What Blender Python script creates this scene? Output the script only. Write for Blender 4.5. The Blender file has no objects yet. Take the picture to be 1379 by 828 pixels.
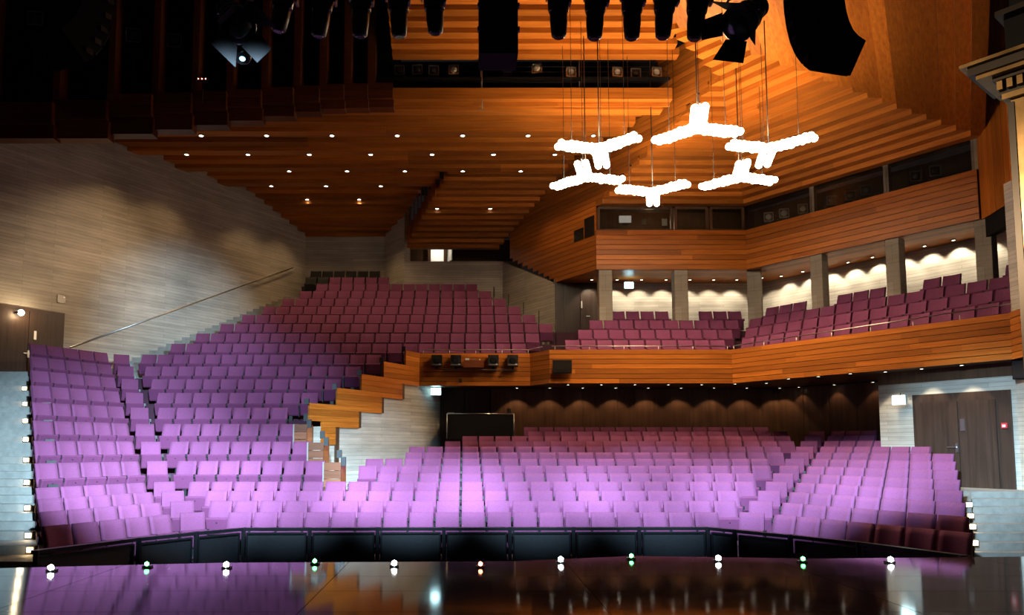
import bpy, bmesh, math, random
from mathutils import Vector, Matrix
random.seed(7)
S = bpy.context.scene
COL = S.collection

# ------------------------------------------------------------------ camera
FPX, CXP, TP, HCAM = 1000.0, 625.0, 0.083, 1.6          # focal length and principal point in pixels of the 1379x828 frame
CYP = 601 - FPX * TP
PITCH = math.atan(TP)
cam = bpy.data.cameras.new('camera'); camo = bpy.data.objects.new('camera', cam); COL.objects.link(camo)
camo.location = (0, 0, HCAM); camo.rotation_euler = (math.pi / 2 + PITCH, 0, 0)
cam.sensor_width = 36.0; cam.lens = 36.0 * FPX / 1379
cam.shift_x = (689.5 - CXP) / 1379; cam.shift_y = (CYP - 414) / 1379
cam.clip_start = 0.05; cam.clip_end = 200
S.camera = camo

# ------------------------------------------------------------------ world, exposure
w = bpy.data.worlds.new('world'); S.world = w; w.use_nodes = True
w.node_tree.nodes['Background'].inputs[0].default_value = (0.60, 0.50, 0.50, 1)
w.node_tree.nodes['Background'].inputs[1].default_value = 0.012
S.view_settings.view_transform = 'Standard'; S.view_settings.look = 'None'
S.view_settings.exposure = 0.0; S.view_settings.gamma = 1.0; S.view_settings.use_curve_mapping = False

def spot(name, loc, tgt, watts, col, angle, blend=1.0, size=0.1):
    l = bpy.data.lights.new(name, 'SPOT'); l.energy = watts; l.color = col
    l.spot_size = math.radians(angle); l.spot_blend = blend; l.shadow_soft_size = size
    o = bpy.data.objects.new(name, l); COL.objects.link(o); o.location = loc
    d = Vector(tgt) - Vector(loc); o.rotation_euler = d.to_track_quat('-Z', 'Y').to_euler()
    return o
COOL = (0.52, 0.80, 1.0)
# cold work lights on the stage side of the hall
for lx, tgt_, watts_, ang_ in ((-2.4, (-6.6, 16.9, .6), 32000, 30), (-1.7, (-3.9, 17.5, .6), 32000, 25), (-.5, (-1.2, 17.7, .6), 44000, 25), (.4, (1.6, 17.6, .6), 34000, 25),
                               (1.3, (4.5, 17.5, .6), 32000, 25), (2.2, (7.6, 17.0, .7), 32000, 26), (2.9, (10.4, 16.9, .8), 20000, 25),
                               (-2.4, (-9.3, 18.5, 1.5), 31000, 34), (-1.8, (-6.8, 21.0, 2.5), 17000, 32), (2.6, (12.6, 18.2, 1.6), 15000, 20),
                               (-1.0, (-2.8, 23.4, 1.2), 15000, 15), (1.0, (-10.9, 28.2, 6.0), 18000, 18)):
    spot('stage_light', (lx, 6.3, 6.0), tgt_, watts_, COOL, ang_, 1.0, 0.12)
spot('bridge_light', (2.0, 22.3, 12.1), (-13.4, 25.2, 6.9), 4600, (1.0, .70, .42), 27, 1.0, 0.1)
spot('stage_side_light', (-5.0, 1.0, 5.0), (4.2, 4.7, 3.6), 3000, (1.0, .72, .42), 30, 1.0, 0.15)

# ------------------------------------------------------------------ pixel helpers (world points of measured features)
_c, _s = math.cos(PITCH), math.sin(PITCH)
def ray(u, v):
    a = (u - CXP) / FPX; b = -(v - CYP) / FPX
    return Vector((a, _c - b * _s, _s + b * _c))
def at_y(u, v, Y):
    d = ray(u, v); d = d * (Y / d.y); return Vector((d.x, d.y, d.z + HCAM))
def at_z(u, v, Z):
    d = ray(u, v); d = d * ((Z - HCAM) / d.z); return Vector((d.x, d.y, d.z + HCAM))
def on_plane(u, v, A, B):
    d = ray(u, v); nx, ny = -(B[1] - A[1]), B[0] - A[0]
    t = (nx * A[0] + ny * A[1]) / (nx * d.x + ny * d.y); d = d * t
    return Vector((d.x, d.y, d.z + HCAM))

# ------------------------------------------------------------------ materials
def mat(name, col=(0.5, 0.5, 0.5), rough=0.6, metal=0.0, emit=None, estr=0.0, spec=0.5):
    m = bpy.data.materials.new(name); m.use_nodes = True
    b = m.node_tree.nodes['Principled BSDF']
    b.inputs['Base Color'].default_value = (*col, 1); b.inputs['Roughness'].default_value = rough
    b.inputs['Metallic'].default_value = metal; b.inputs['Specular IOR Level'].default_value = spec
    if emit:
        b.inputs['Emission Color'].default_value = (*emit, 1); b.inputs['Emission Strength'].default_value = estr
    return m
def nodes(m): return m.node_tree.nodes, m.node_tree.links, m.node_tree.nodes['Principled BSDF']
def wood(name, dark, light, scale, rotz=0.0, rough=0.42, var=0.35, bump=0.04):
    m = mat(name, light, rough, spec=0.25); N, L, b = nodes(m)
    tc = N.new('ShaderNodeTexCoord'); mp = N.new('ShaderNodeMapping'); oi = N.new('ShaderNodeObjectInfo')
    mp.inputs['Rotation'].default_value = (0, 0, rotz)
    pre = N.new('ShaderNodeVectorMath'); pre.operation = 'MULTIPLY'; pre.inputs[1].default_value = scale
    add = N.new('ShaderNodeVectorMath'); add.operation = 'ADD'
    L.new(tc.outputs['Object'], mp.inputs['Vector']); L.new(mp.outputs[0], pre.inputs[0])
    sc = N.new('ShaderNodeMath'); sc.operation = 'MULTIPLY'; sc.inputs[1].default_value = 37.0
    L.new(oi.outputs['Random'], sc.inputs[0]); L.new(pre.outputs[0], add.inputs[0]); L.new(sc.outputs[0], add.inputs[1])
    nz = N.new('ShaderNodeTexNoise'); nz.inputs['Scale'].default_value = 1.0; nz.inputs['Detail'].default_value = 5; nz.inputs['Roughness'].default_value = 0.6
    L.new(add.outputs[0], nz.inputs['Vector'])
    rp = N.new('ShaderNodeValToRGB'); rp.color_ramp.elements[0].position = 0.3; rp.color_ramp.elements[1].position = 0.72
    rp.color_ramp.elements[0].color = (*dark, 1); rp.color_ramp.elements[1].color = (*light, 1)
    L.new(nz.outputs['Fac'], rp.inputs[0])
    hs = N.new('ShaderNodeHueSaturation'); mr = N.new('ShaderNodeMapRange')
    mr.inputs['To Min'].default_value = 1 - var; mr.inputs['To Max'].default_value = 1 + var * 0.6
    L.new(oi.outputs['Random'], mr.inputs['Value']); L.new(mr.outputs[0], hs.inputs['Value'])
    L.new(rp.outputs[0], hs.inputs['Color']); L.new(hs.outputs[0], b.inputs['Base Color'])
    bp = N.new('ShaderNodeBump'); bp.inputs['Strength'].default_value = bump; bp.inputs['Distance'].default_value = 0.02
    L.new(nz.outputs['Fac'], bp.inputs['Height']); L.new(bp.outputs[0], b.inputs['Normal'])
    return m
def concrete(name, a, c, board=0.11, rough=0.75, along=0.0):
    # board-marked concrete: long shallow courses plus blotches
    m = mat(name, c, rough); N, L, b = nodes(m)
    tc = N.new('ShaderNodeTexCoord'); mp = N.new('ShaderNodeMapping'); mp.inputs['Rotation'].default_value = (0, 0, along)
    L.new(tc.outputs['Object'], mp.inputs['Vector'])
    sx = N.new('ShaderNodeSeparateXYZ'); L.new(mp.outputs[0], sx.inputs[0])
    cb = N.new('ShaderNodeCombineXYZ'); L.new(sx.outputs[0], cb.inputs[0]); L.new(sx.outputs[2], cb.inputs[1])
    br = N.new('ShaderNodeTexBrick'); br.offset = 0.37; br.inputs['Scale'].default_value = 1.0
    br.inputs['Brick Width'].default_value = 2.6; br.inputs['Row Height'].default_value = board
    br.inputs['Mortar Size'].default_value = 0.004; br.inputs['Bias'].default_value = 0.0
    br.inputs['Color1'].default_value = (*a, 1); br.inputs['Color2'].default_value = (*c, 1)
    br.inputs['Mortar'].default_value = (a[0] * .55, a[1] * .55, a[2] * .55, 1)
    L.new(cb.outputs[0], br.inputs['Vector'])
    v = N.new('ShaderNodeVectorMath'); v.operation = 'MULTIPLY'; v.inputs[1].default_value = (0.7, 0.7, 9)
    L.new(mp.outputs[0], v.inputs[0])
    nz = N.new('ShaderNodeTexNoise'); nz.inputs['Scale'].default_value = 1.0; nz.inputs['Detail'].default_value = 8; nz.inputs['Roughness'].default_value = 0.7
    L.new(v.outputs[0], nz.inputs['Vector'])
    n2 = N.new('ShaderNodeTexNoise'); n2.inputs['Scale'].default_value = 0.55; n2.inputs['Detail'].default_value = 6
    L.new(mp.outputs[0], n2.inputs['Vector'])
    r1 = N.new('ShaderNodeMapRange'); r1.inputs['From Min'].default_value = 0.25; r1.inputs['From Max'].default_value = 0.75; r1.inputs['To Min'].default_value = 0.68; r1.inputs['To Max'].default_value = 1.14
    r2 = N.new('ShaderNodeMapRange'); r2.inputs['From Min'].default_value = 0.3; r2.inputs['From Max'].default_value = 0.7; r2.inputs['To Min'].default_value = 0.75; r2.inputs['To Max'].default_value = 1.12
    L.new(nz.outputs['Fac'], r1.inputs['Value']); L.new(n2.outputs['Fac'], r2.inputs['Value'])
    mm = N.new('ShaderNodeMath'); mm.operation = 'MULTIPLY'; L.new(r1.outputs[0], mm.inputs[0]); L.new(r2.outputs[0], mm.inputs[1])
    hs = N.new('ShaderNodeHueSaturation'); L.new(br.outputs['Color'], hs.inputs['Color']); L.new(mm.outputs[0], hs.inputs['Value'])
    L.new(hs.outputs[0], b.inputs['Base Color'])
    bp = N.new('ShaderNodeBump'); bp.inputs['Strength'].default_value = 0.25; bp.inputs['Distance'].default_value = 0.02
    L.new(nz.outputs['Fac'], bp.inputs['Height']); L.new(bp.outputs[0], b.inputs['Normal'])
    return m
def noisy(name, a, c, scale=40, rough=0.9, bump=0.1, rnd=0.0):
    m = mat(name, c, rough); N, L, b = nodes(m)
    tc = N.new('ShaderNodeTexCoord'); nz = N.new('ShaderNodeTexNoise'); nz.inputs['Scale'].default_value = scale; nz.inputs['Detail'].default_value = 4
    L.new(tc.outputs['Object'], nz.inputs['Vector'])
    rp = N.new('ShaderNodeValToRGB'); rp.color_ramp.elements[0].color = (*a, 1); rp.color_ramp.elements[1].color = (*c, 1)
    rp.color_ramp.elements[0].position = 0.3; rp.color_ramp.elements[1].position = 0.7
    L.new(nz.outputs['Fac'], rp.inputs[0]); src = rp.outputs[0]
    if rnd:
        oi = N.new('ShaderNodeObjectInfo'); hs = N.new('ShaderNodeHueSaturation'); mr = N.new('ShaderNodeMapRange')
        mr.inputs['To Min'].default_value = 1 - rnd; mr.inputs['To Max'].default_value = 1 + rnd
        L.new(oi.outputs['Random'], mr.inputs['Value']); L.new(mr.outputs[0], hs.inputs['Value']); L.new(src, hs.inputs['Color']); src = hs.outputs[0]
    L.new(src, b.inputs['Base Color'])
    bp = N.new('ShaderNodeBump'); bp.inputs['Strength'].default_value = bump; bp.inputs['Distance'].default_value = 0.01
    L.new(nz.outputs['Fac'], bp.inputs['Height']); L.new(bp.outputs[0], b.inputs['Normal'])
    return m

WD, WL = (0.33, 0.092, 0.011), (0.54, 0.178, 0.024)
M = {
 'wood': wood('larch_boards', WD, WL, (0.8, 0.8, 26)),
 'wood_x': wood('larch_ceiling_boards', WD, WL, (0.7, 16, 16)),
 'wood_b': wood('larch_canopy_boards', WD, WL, (0.7, 16, 16), math.radians(54)),
 'wood_c': wood('larch_bulkhead_boards', WD, WL, (0.7, 16, 16), math.radians(-57)),
 'wood_v': wood('larch_upright_boards', WD, WL, (14, 14, 0.7)),
 'wood_end': wood('reddish_end_boards', (0.13, 0.040, 0.018), (0.20, 0.066, 0.030), (0.8, 0.8, 26)),
 'wood_gal': wood('shaded_gallery_boards', (0.10, 0.024, 0.008), (0.16, 0.042, 0.014), (0.7, 16, 16)),  # gallery wood with the shade of the unlit left side put into its colour
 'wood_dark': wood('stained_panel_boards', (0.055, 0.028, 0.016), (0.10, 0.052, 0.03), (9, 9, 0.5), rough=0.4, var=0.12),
 'door': wood('stained_door_wood', (0.030, 0.017, 0.012), (0.058, 0.033, 0.024), (14, 14, 0.6), rough=0.38, var=0.1),
 'conc': concrete('board_marked_concrete', (0.46, 0.425, 0.37), (0.57, 0.535, 0.475)),
 'conc_left': concrete('board_marked_concrete_left', (0.46, 0.425, 0.37), (0.57, 0.535, 0.475), along=math.radians(-57)),
 'conc_right': concrete('board_marked_concrete_right', (0.46, 0.425, 0.37), (0.57, 0.535, 0.475), along=math.radians(58)),
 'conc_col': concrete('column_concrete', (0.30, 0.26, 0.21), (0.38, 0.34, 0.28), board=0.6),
 'seat': noisy('plum_seat_fabric', (0.148, 0.034, 0.10), (0.195, 0.047, 0.135), 60, 0.95, 0.15, 0.08),
 'seat_pan': noisy('plum_pan_shaded', (0.11, 0.019, 0.07), (0.145, 0.026, 0.095), 60, 0.95, 0.12, 0.08),  # same plum fabric, darkened in colour for shade on the down-tilted pans
 'blackseat': noisy('black_dust_cover', (0.008, 0.008, 0.010), (0.014, 0.014, 0.017), 60, 0.9, 0.1),
 'black': mat('black_metal', (0.012, 0.012, 0.014), 0.38),
 'blackgloss': mat('black_gloss_metal', (0.010, 0.010, 0.013), 0.18),
 'matt': mat('matt_black', (0.004, 0.004, 0.005), 0.85, spec=0.2),
 'panel': noisy('black_barrier_panel', (0.008, 0.009, 0.012), (0.013, 0.014, 0.019), 20, 0.5, 0.03),
 'barframe': mat('barrier_frame', (0.009, 0.010, 0.013), 0.32),
 'steel': mat('brushed_steel', (0.55, 0.54, 0.52), 0.3, 1.0),
 'greymetal': mat('grey_metal', (0.20, 0.19, 0.18), 0.45, 0.6),
 'carpet': noisy('aubergine_carpet', (0.035, 0.010, 0.022), (0.055, 0.016, 0.034), 80, 1.0, 0.2),
 'step': noisy('grey_stone_steps', (0.21, 0.205, 0.19), (0.28, 0.275, 0.255), 6, 0.7, 0.05),
 'glass': mat('dark_glass', (0.02, 0.018, 0.016), 0.06),
 'bronze': noisy('dark_bronze', (0.05, 0.028, 0.010), (0.42, 0.26, 0.11), 2.6, 0.24, 0.05),
 'bronze_dark': mat('blackened_bronze', (0.018, 0.012, 0.008), 0.3, 0.5),
 'white': mat('white_plastic', (0.7, 0.7, 0.68), 0.5),
 'redplastic': mat('red_plastic', (0.55, 0.03, 0.04), 0.4),
 'lens': mat('lamp_lens', (0.05, 0.06, 0.08), 0.08, 0.2),
 'reflector': mat('lamp_reflector', (0.75, 0.75, 0.72), 0.45, 0.3),
 'bulb': mat('lit_bulb', (1, 1, 1), 0.5, emit=(1.0, 0.86, 0.62), estr=14),
 'down': mat('lit_downlight', (1, 1, 1), 0.5, emit=(1.0, 0.88, 0.70), estr=9),
 'steplight': mat('lit_step_light', (1, 1, 1), 0.5, emit=(1.0, 0.66, 0.30), estr=5),
 'exit': mat('lit_exit_sign', (1, 1, 1), 0.5, emit=(0.55, 0.92, 1.0), estr=5),
 'led_w': mat('white_led', (1, 1, 1), 0.5, emit=(0.95, 1.0, 1.0), estr=24),
 'led_g': mat('green_led', (0, 1, 0), 0.5, emit=(0.10, 1.0, 0.22), estr=16),
 'led_r': mat('red_led', (1, 0, 0), 0.5, emit=(1.0, 0.25, 0.12), estr=16),
 'led_b': mat('blue_glint', (0.4, 0.8, 1), 0.5, emit=(0.35, 0.75, 1.0), estr=3),
 'foyer': mat('lit_foyer', (0.6, 0.58, 0.55), 0.6, emit=(1.0, 0.9, 0.78), estr=0.5),
 'screen': mat('lit_screen', (0.5, 0.5, 0.5), 0.5, emit=(0.9, 0.85, 0.75), estr=0.45),
}
for k in ('bulb', 'down', 'steplight', 'exit', 'led_w', 'led_g', 'led_r', 'led_b'):
    M[k].cycles.emission_sampling = 'NONE'
# polished black stage floor
def stage_mat():
    m = mat('polished_black_stage', (0.012, 0.010, 0.009), 0.06); N, L, b = nodes(m)
    tc = N.new('ShaderNodeTexCoord'); nz = N.new('ShaderNodeTexNoise'); nz.inputs['Scale'].default_value = 1.3; nz.inputs['Detail'].default_value = 6
    L.new(tc.outputs['Object'], nz.inputs['Vector'])
    mr = N.new('ShaderNodeMapRange'); mr.inputs['To Min'].default_value = 0.03; mr.inputs['To Max'].default_value = 0.12
    L.new(nz.outputs['Fac'], mr.inputs['Value']); L.new(mr.outputs[0], b.inputs['Roughness'])
    b.inputs['IOR'].default_value = 1.55
    return m
M['stage'] = stage_mat()
M['bronze'].node_tree.nodes['Principled BSDF'].inputs['Metallic'].default_value = 0.85

# ------------------------------------------------------------------ object helpers
def link(name, me, m, parent=None):
    o = bpy.data.objects.new(name, me); COL.objects.link(o)
    if m is not None and len(me.materials) == 0:
        for x in (m if isinstance(m, (list, tuple)) else [m]): me.materials.append(M[x] if isinstance(x, str) else x)
    if parent is not None: o.parent = parent
    return o
def pydata(name, V, F, m, parent=None, smooth=False):
    me = bpy.data.meshes.new(name); me.from_pydata([tuple(v) for v in V], [], F); me.update()
    if smooth:
        for p in me.polygons: p.use_smooth = True
    return link(name, me, m, parent)
def tag(o, label, cat, group=None):
    o['label'] = label; o['category'] = cat
    if group: o['group'] = group
    return o
def thing(name, label, cat, loc=(0, 0, 0), rotz=0.0, group=None):
    o = bpy.data.objects.new(name, None); COL.objects.link(o); o.location = loc; o.rotation_euler = (0, 0, rotz)
    o.empty_display_size = 0.1
    return tag(o, label, cat, group)
def struct(o, label=None, cat=None):
    o['kind'] = 'structure'
    if label: o['label'] = label
    if cat: o['category'] = cat
    return o
BF = [(0, 3, 2, 1), (4, 5, 6, 7), (0, 1, 5, 4), (1, 2, 6, 5), (2, 3, 7, 6), (3, 0, 4, 7)]
def boxv(c, s, rz=0.0):
    cx, cy, cz = c; hx, hy, hz = s[0] / 2, s[1] / 2, s[2] / 2; co, si = math.cos(rz), math.sin(rz); V = []
    for z in (-hz, hz):
        for x, y in ((-hx, -hy), (hx, -hy), (hx, hy), (-hx, hy)):
            V.append((cx + x * co - y * si, cy + x * si + y * co, cz + z))
    return V
def box(name, c, s, m, parent=None, rz=0.0): return pydata(name, boxv(c, s, rz), BF, m, parent)
def prism(name, pts, z0, z1, m, parent=None):
    # plan polygon (counter-clockwise or not) between two heights; z0/z1 may be lists
    n = len(pts); a = sum(pts[i][0] * pts[(i + 1) % n][1] - pts[(i + 1) % n][0] * pts[i][1] for i in range(n))
    if a < 0:
        pts = pts[::-1]
        if isinstance(z0, (list, tuple)): z0 = z0[::-1]
        if isinstance(z1, (list, tuple)): z1 = z1[::-1]
    g = lambda z, i: z[i] if isinstance(z, (list, tuple)) else z
    V = [(p[0], p[1], g(z0, i)) for i, p in enumerate(pts)] + [(p[0], p[1], g(z1, i)) for i, p in enumerate(pts)]
    F = [tuple(range(n - 1, -1, -1)), tuple(range(n, 2 * n))] + [(i, (i + 1) % n, n + (i + 1) % n, n + i) for i in range(n)]
    return pydata(name, V, F, m, parent)
def wallseg(name, A, B, z0, z1, th, m, parent=None, side=1):
    # slab standing on plan line A-B, thickened to one side (side=+1: to the left of A->B)
    d = Vector((B[0] - A[0], B[1] - A[1])); d.normalize(); n = Vector((-d.y, d.x)) * side * th
    return prism(name, [tuple(A), tuple(B), (B[0] + n.x, B[1] + n.y), (A[0] + n.x, A[1] + n.y)], z0, z1, m, parent)
def tubemesh(pts, r, seg=8):
    V, F = [], []; pts = [Vector(p) for p in pts]
    for i, p in enumerate(pts):
        d = (pts[min(i + 1, len(pts) - 1)] - pts[max(i - 1, 0)]).normalized()
        u = d.cross(Vector((0, 0, 1)));
        if u.length < 1e-3: u = d.cross(Vector((0, 1, 0)))
        u.normalize(); v = d.cross(u); rr = r[i] if isinstance(r, (list, tuple)) else r
        for k in range(seg):
            a = 2 * math.pi * k / seg; V.append(tuple(p + u * math.cos(a) * rr + v * math.sin(a) * rr))
    n = len(pts)
    for i in range(n - 1):
        for k in range(seg):
            F.append((i * seg + k, i * seg + (k + 1) % seg, (i + 1) * seg + (k + 1) % seg, (i + 1) * seg + k))
    F.append(tuple(range(seg - 1, -1, -1))); F.append(tuple((n - 1) * seg + k for k in range(seg)))
    return V, F
def tube(name, pts, r, m, parent=None, seg=8):
    V, F = tubemesh(pts, r, seg); o = pydata(name, V, F, m, parent)
    for p in o.data.polygons: p.use_smooth = len(p.vertices) == 4
    return o
def copytree(o, loc, rotz, label=None):
    c = o.copy(); COL.objects.link(c); c.location = loc; c.rotation_euler = (0, 0, rotz)
    if label: c['label'] = label
    for ch in o.children:
        d = ch.copy(); COL.objects.link(d); d.parent = c
        for g in ch.children:
            e = g.copy(); COL.objects.link(e); e.parent = d
    return c
ORD = ['', 'first', 'second', 'third', 'fourth', 'fifth', 'sixth', 'seventh', 'eighth', 'ninth', 'tenth', 'eleventh', 'twelfth', 'thirteenth', 'fourteenth', 'fifteenth', 'sixteenth', 'seventeenth', 'eighteenth', 'nineteenth', 'twentieth']
def ordw(n):
    if n <= 20: return ORD[n]
    t = {2: 'twenty', 3: 'thirty', 4: 'forty'}[n // 10]
    if n % 10 == 0: return {20: 'twentieth', 30: 'thirtieth', 40: 'fortieth'}[n]
    return t + '-' + ORD[n % 10]
def planks(parent, A, B, z0, z1, n, m='wood', th=0.04, side=1, gap=0.016, split=0, ends=None):
    # horizontal boards standing proud of a backing; each board its own object
    d = Vector((B[0] - A[0], B[1] - A[1])); ln = d.length
    for i in range(n):
        a = z0 + (z1 - z0) * i / n; b = z0 + (z1 - z0) * (i + 1) / n - gap
        cuts = [0.0] + sorted(random.uniform(0.12, 0.88) for _ in range(split)) + [1.0]
        for k in range(len(cuts) - 1):
            s, e = cuts[k], cuts[k + 1]
            if k: s += 0.002 / max(ln, .1)
            pa = (A[0] + d.x * s, A[1] + d.y * s); pb = (A[0] + d.x * e, A[1] + d.y * e)
            wallseg('plank', pa, pb, a, b, th + random.uniform(-.003, .003), m, parent, side)

# ================================================================== THE HALL
# plan lines (metres; x right, y away from the stage, stage floor at z = 0)
LW0, LW1 = (-7.41, 34.1), (-16.4, 20.35)                    # left concrete wall
def lwx(y): return -7.41 - 0.654 * (34.1 - y)
def Wx(y): return 4.92 + 0.58 * (27.2 - y)                  # slanting wall under the control room
BZ0, BZ1 = 3.66, 4.78                                        # balcony front
UZ0, UZ1, UZ2 = 8.16, 9.66, 10.57                            # control gallery: soffit, sill, window head
BA, BB, BC, BD = (2.25, 25.17), (2.80, 24.2), (8.78, 24.2), (13.0, 17.5)
UC, UM, UE = (4.92, 27.2), (10.53, 27.2), (14.95, 21.05)
ROWY = lambda n: 15.36 + 0.87 * (n - 1)
ZS = lambda n: 0.24 + 0.169 * (n - 1) - 0.87                 # stalls floor under row n
ZL = lambda n: (1.23 + 0.497 * (n - 5) - 0.87) if n >= 5 else ZS(n)   # left tier floor under row n

# ---- stage floor
edge = [(-16, 8.9), (-6.12, 9.96), (-3.34, 10.42), (0.68, 10.55), (2.47, 11.05), (5.05, 10.8), (8.24, 11.0), (12.6, 11.0)]
fl = prism('floor', edge[::-1] + [(-16, -7), (12.6, -7)], -0.35, -0.012, 'matt'); struct(fl)
def edge_y(x):
    for (x0, y0), (x1, y1) in zip(edge, edge[1:]):
        if x0 <= x <= x1: return y0 + (y1 - y0) * (x - x0) / (x1 - x0)
    return edge[-1][1]
ysplit = [-7, -3, 0.5, 3.5, 5.6, 7.36, 8.4, 9.35]
xsplit = [-16, -11, -7.5, -4.6, -1.6, 1.4, 4.4, 7.4, 12.6]
for i in range(len(xsplit) - 1):
    xa, xb = xsplit[i] + .004, xsplit[i + 1] - .004
    for j in range(len(ysplit) - 1):
        prism('stage_panel', [(xa, ysplit[j] + .004), (xb, ysplit[j] + .004), (xb, ysplit[j + 1] - .004), (xa, ysplit[j + 1] - .004)], -0.012, 0, 'stage', fl)
    mids = [e for e in edge if xa < e[0] < xb]
    top = [(xa, edge_y(xa))] + mids + [(xb, edge_y(xb))]
    prism('stage_panel', [(xb, ysplit[-1] + .004), (xa, ysplit[-1] + .004)][::-1] + top[::-1], -0.012, 0, 'stage', fl)
struct(prism('floor_pit', [(-16, 9), (13.4, 9), (13.4, 16.2), (-16, 16.2)], -3.1, -3.0, 'matt'))
struct(wallseg('wall_pit', (-16, 8.8), (12.6, 10.3), -3.0, -0.36, 0.1, 'matt', side=-1))

# ---- left wall, back walls
wl = struct(wallseg('wall_left', LW0, LW1, -0.6, 13.6, 0.4, 'conc_left', side=-1))
struct(wallseg('wall_back', (-7.5, 34.1), (-3.7, 34.1), 4, 13.2, 0.3, 'conc', side=1))
struct(wallseg('wall_back_return', (-3.72, 34.1), (-2.68, 32.7), 4, 13.0, 0.3, 'conc', side=1))
struct(wallseg('wall_back_centre', (-2.68, 32.7), (1.72, 32.7), 4, 9.85, 0.6, 'conc', side=1))
struct(prism('wall_back_aisle', [(1.72, 32.7), (Wx(29.4), 29.4), (Wx(29.4) + .26, 29.55), (2.0, 32.85)], 3.5, [9.80, 8.14, 8.14, 9.80], 'conc'))
# the foyer slot above the back wall
fy = struct(prism('wall_foyer', [(-2.7, 35.4), (2.6, 35.4), (2.6, 35.5), (-2.7, 35.5)], 9.6, 11.6, 'wood_dark'))
struct(prism('floor_foyer', [(-2.7, 33.25), (2.6, 33.25), (2.6, 35.4), (-2.7, 35.4)], 9.60, 10.0, 'conc'))
struct(wallseg('wall_foyer_side', (-2.6, 33.3), (-2.6, 35.5), 9.6, 11.2, .1, 'wood_dark'))
door = thing('foyer_doorway', 'bright open doorway in the slot above the rear concrete wall', 'doorway', (-1.35, 35.26, 10.48))
box('opening', (0.05, 0.03, .36), (0.62, .02, .66), 'foyer', door)
box('jamb', (-0.34, 0, .36), (.12, .06, .72), 'wood_dark', door); box('jamb', (0.44, 0, .36), (.12, .06, .72), 'wood_dark', door)
box('door_leaf', (0.66, -0.1, .36), (.05, .5, .68), 'white', door, .5)
lf = bpy.data.lights.new('foyer_lamp', 'POINT'); lf.energy = 14; lf.color = (1, .85, .65); lf.shadow_soft_size = .05
lo = bpy.data.objects.new('foyer_lamp', lf); COL.objects.link(lo); lo.location = (-1.3, 34.9, 10.95)

# ---- centre ceiling: sawtooth boards with lamp strips
RIGHTX = lambda y: min(6.6 - 0.465 * (y - 22.9), Wx(y) - 0.02)
LDX = lambda y: -0.6 - (y - 28.8) * 0.5                        # left edge of the dropped rear panel
ce = struct(prism('ceiling_centre', [(lwx(22.9), 22.9), (6.6, 22.9), (RIGHTX(29), 29), (RIGHTX(33.4), 33.4), (-3.7, 34.2), (-7.4, 34.2)], 13.3, 13.4, 'matt'))
LAMPY = [25.10, 26.78, 28.46, 30.14, 31.82]; ZC = 12.42; P4 = 0.42
y = LAMPY[0] - 6 * P4 + 0.11; k = 0
pat = [0.0, 0.30, 0.33, 0.15]
rows = []
while y < 34.1:
    yc = y + P4 / 2
    idx = round((yc - LAMPY[0]) / P4)
    z = ZC + pat[idx % 4]
    if yc > 32.1: z = ZC - 0.165 * (idx - 16) * 1.05
    rows.append((y, z)); y += P4
for y, z in rows:
    y1 = min(y + P4 - .006, 34.1); ym = (y + y1) / 2
    if y > 28.6:
        xr = LDX(ym) - 0.0
        prism('ceiling_board', [(lwx(y) + .02, y), (xr, y), (xr, y1), (lwx(y1) + .02, y1)], z, z + .36, 'wood_x', ce)
    else:
        xr = RIGHTX(ym); cut = random.uniform(-6, 3)
        prism('ceiling_board', [(lwx(y) + .02, y), (cut, y), (cut, y1), (lwx(y1) + .02, y1)], z, z + .36, 'wood_x', ce)
        prism('ceiling_board', [(cut + .004, y), (xr, y), (xr, y1), (cut + .004, y1)], z, z + .36, 'wood_x', ce)
# dropped rear panel, stepping down to the foyer slot
for i in range(13):
    y0 = 28.75 + .335 * i; y1 = y0 + .331; z = ZC - .02 - .158 * i
    prism('ceiling_board', [(LDX(y0 + .15), y0), (Wx(y0 + .15) - .02, y0), (Wx(y0 + .15) - .02, y1), (LDX(y0 + .15), y1)], z, z + .36 + (.4 if i > 3 else 0), 'wood_x', ce)
    if i > 2: wallseg('edge_board', (LDX(y0 + .15) - .02, y0), (LDX(y0 + .15) - .02, y1), z, ZC + .4, .02, 'wood_x', ce)

# ---- lighting bridge in the ceiling (facing the stage)
YB = 22.9; BX0, BX1 = at_y(529, 100, YB).x, at_y(901, 100, YB).x
BOT, OPN, TOPN = 12.42, at_y(700, 122, YB).z, at_y(700, 80, YB).z
br = struct(prism('wall_bridge', [(BX0, YB + 1.3), (BX1, YB + 1.3), (BX1, YB + 1.36), (BX0, YB + 1.36)], OPN - .1, 14.6, 'matt'))
planks(br, (BX0, YB), (BX1, YB), BOT, OPN, 3, 'wood', .05, 1, split=2)
prism('bridge_floor', [(BX0, YB + .06), (BX1, YB + .06), (BX1, YB + 1.3), (BX0, YB + 1.3)], OPN - .12, OPN - .04, 'matt', br)
for u in (648, 780):
    p = at_y(u, 100, YB + .1); tube('grille_post', [(p.x, YB + .1, OPN), (p.x, YB + .1, TOPN)], .022, 'greymetal', br)
for kk in range(1, 6):
    z = OPN + (TOPN - OPN) * kk / 6; tube('grille_wire', [(BX0, YB + .14, z), (BX1, YB + .14, z)], .006, 'black', br, 4)
# family d: boards stepping up towards the stage above the bridge
T, RISE = 0.34, 0.163
for i in range(9):
    y1 = YB - T * i + .03; y0 = y1 - T + .006; z = TOPN + RISE * i
    xr = BX1 + .25 - .15 * i
    prism('ceiling_board', [(BX0, y0), (xr, y0), (xr, y1), (BX0, y1)], z, z + RISE + .05, 'wood_x', br)

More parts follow.
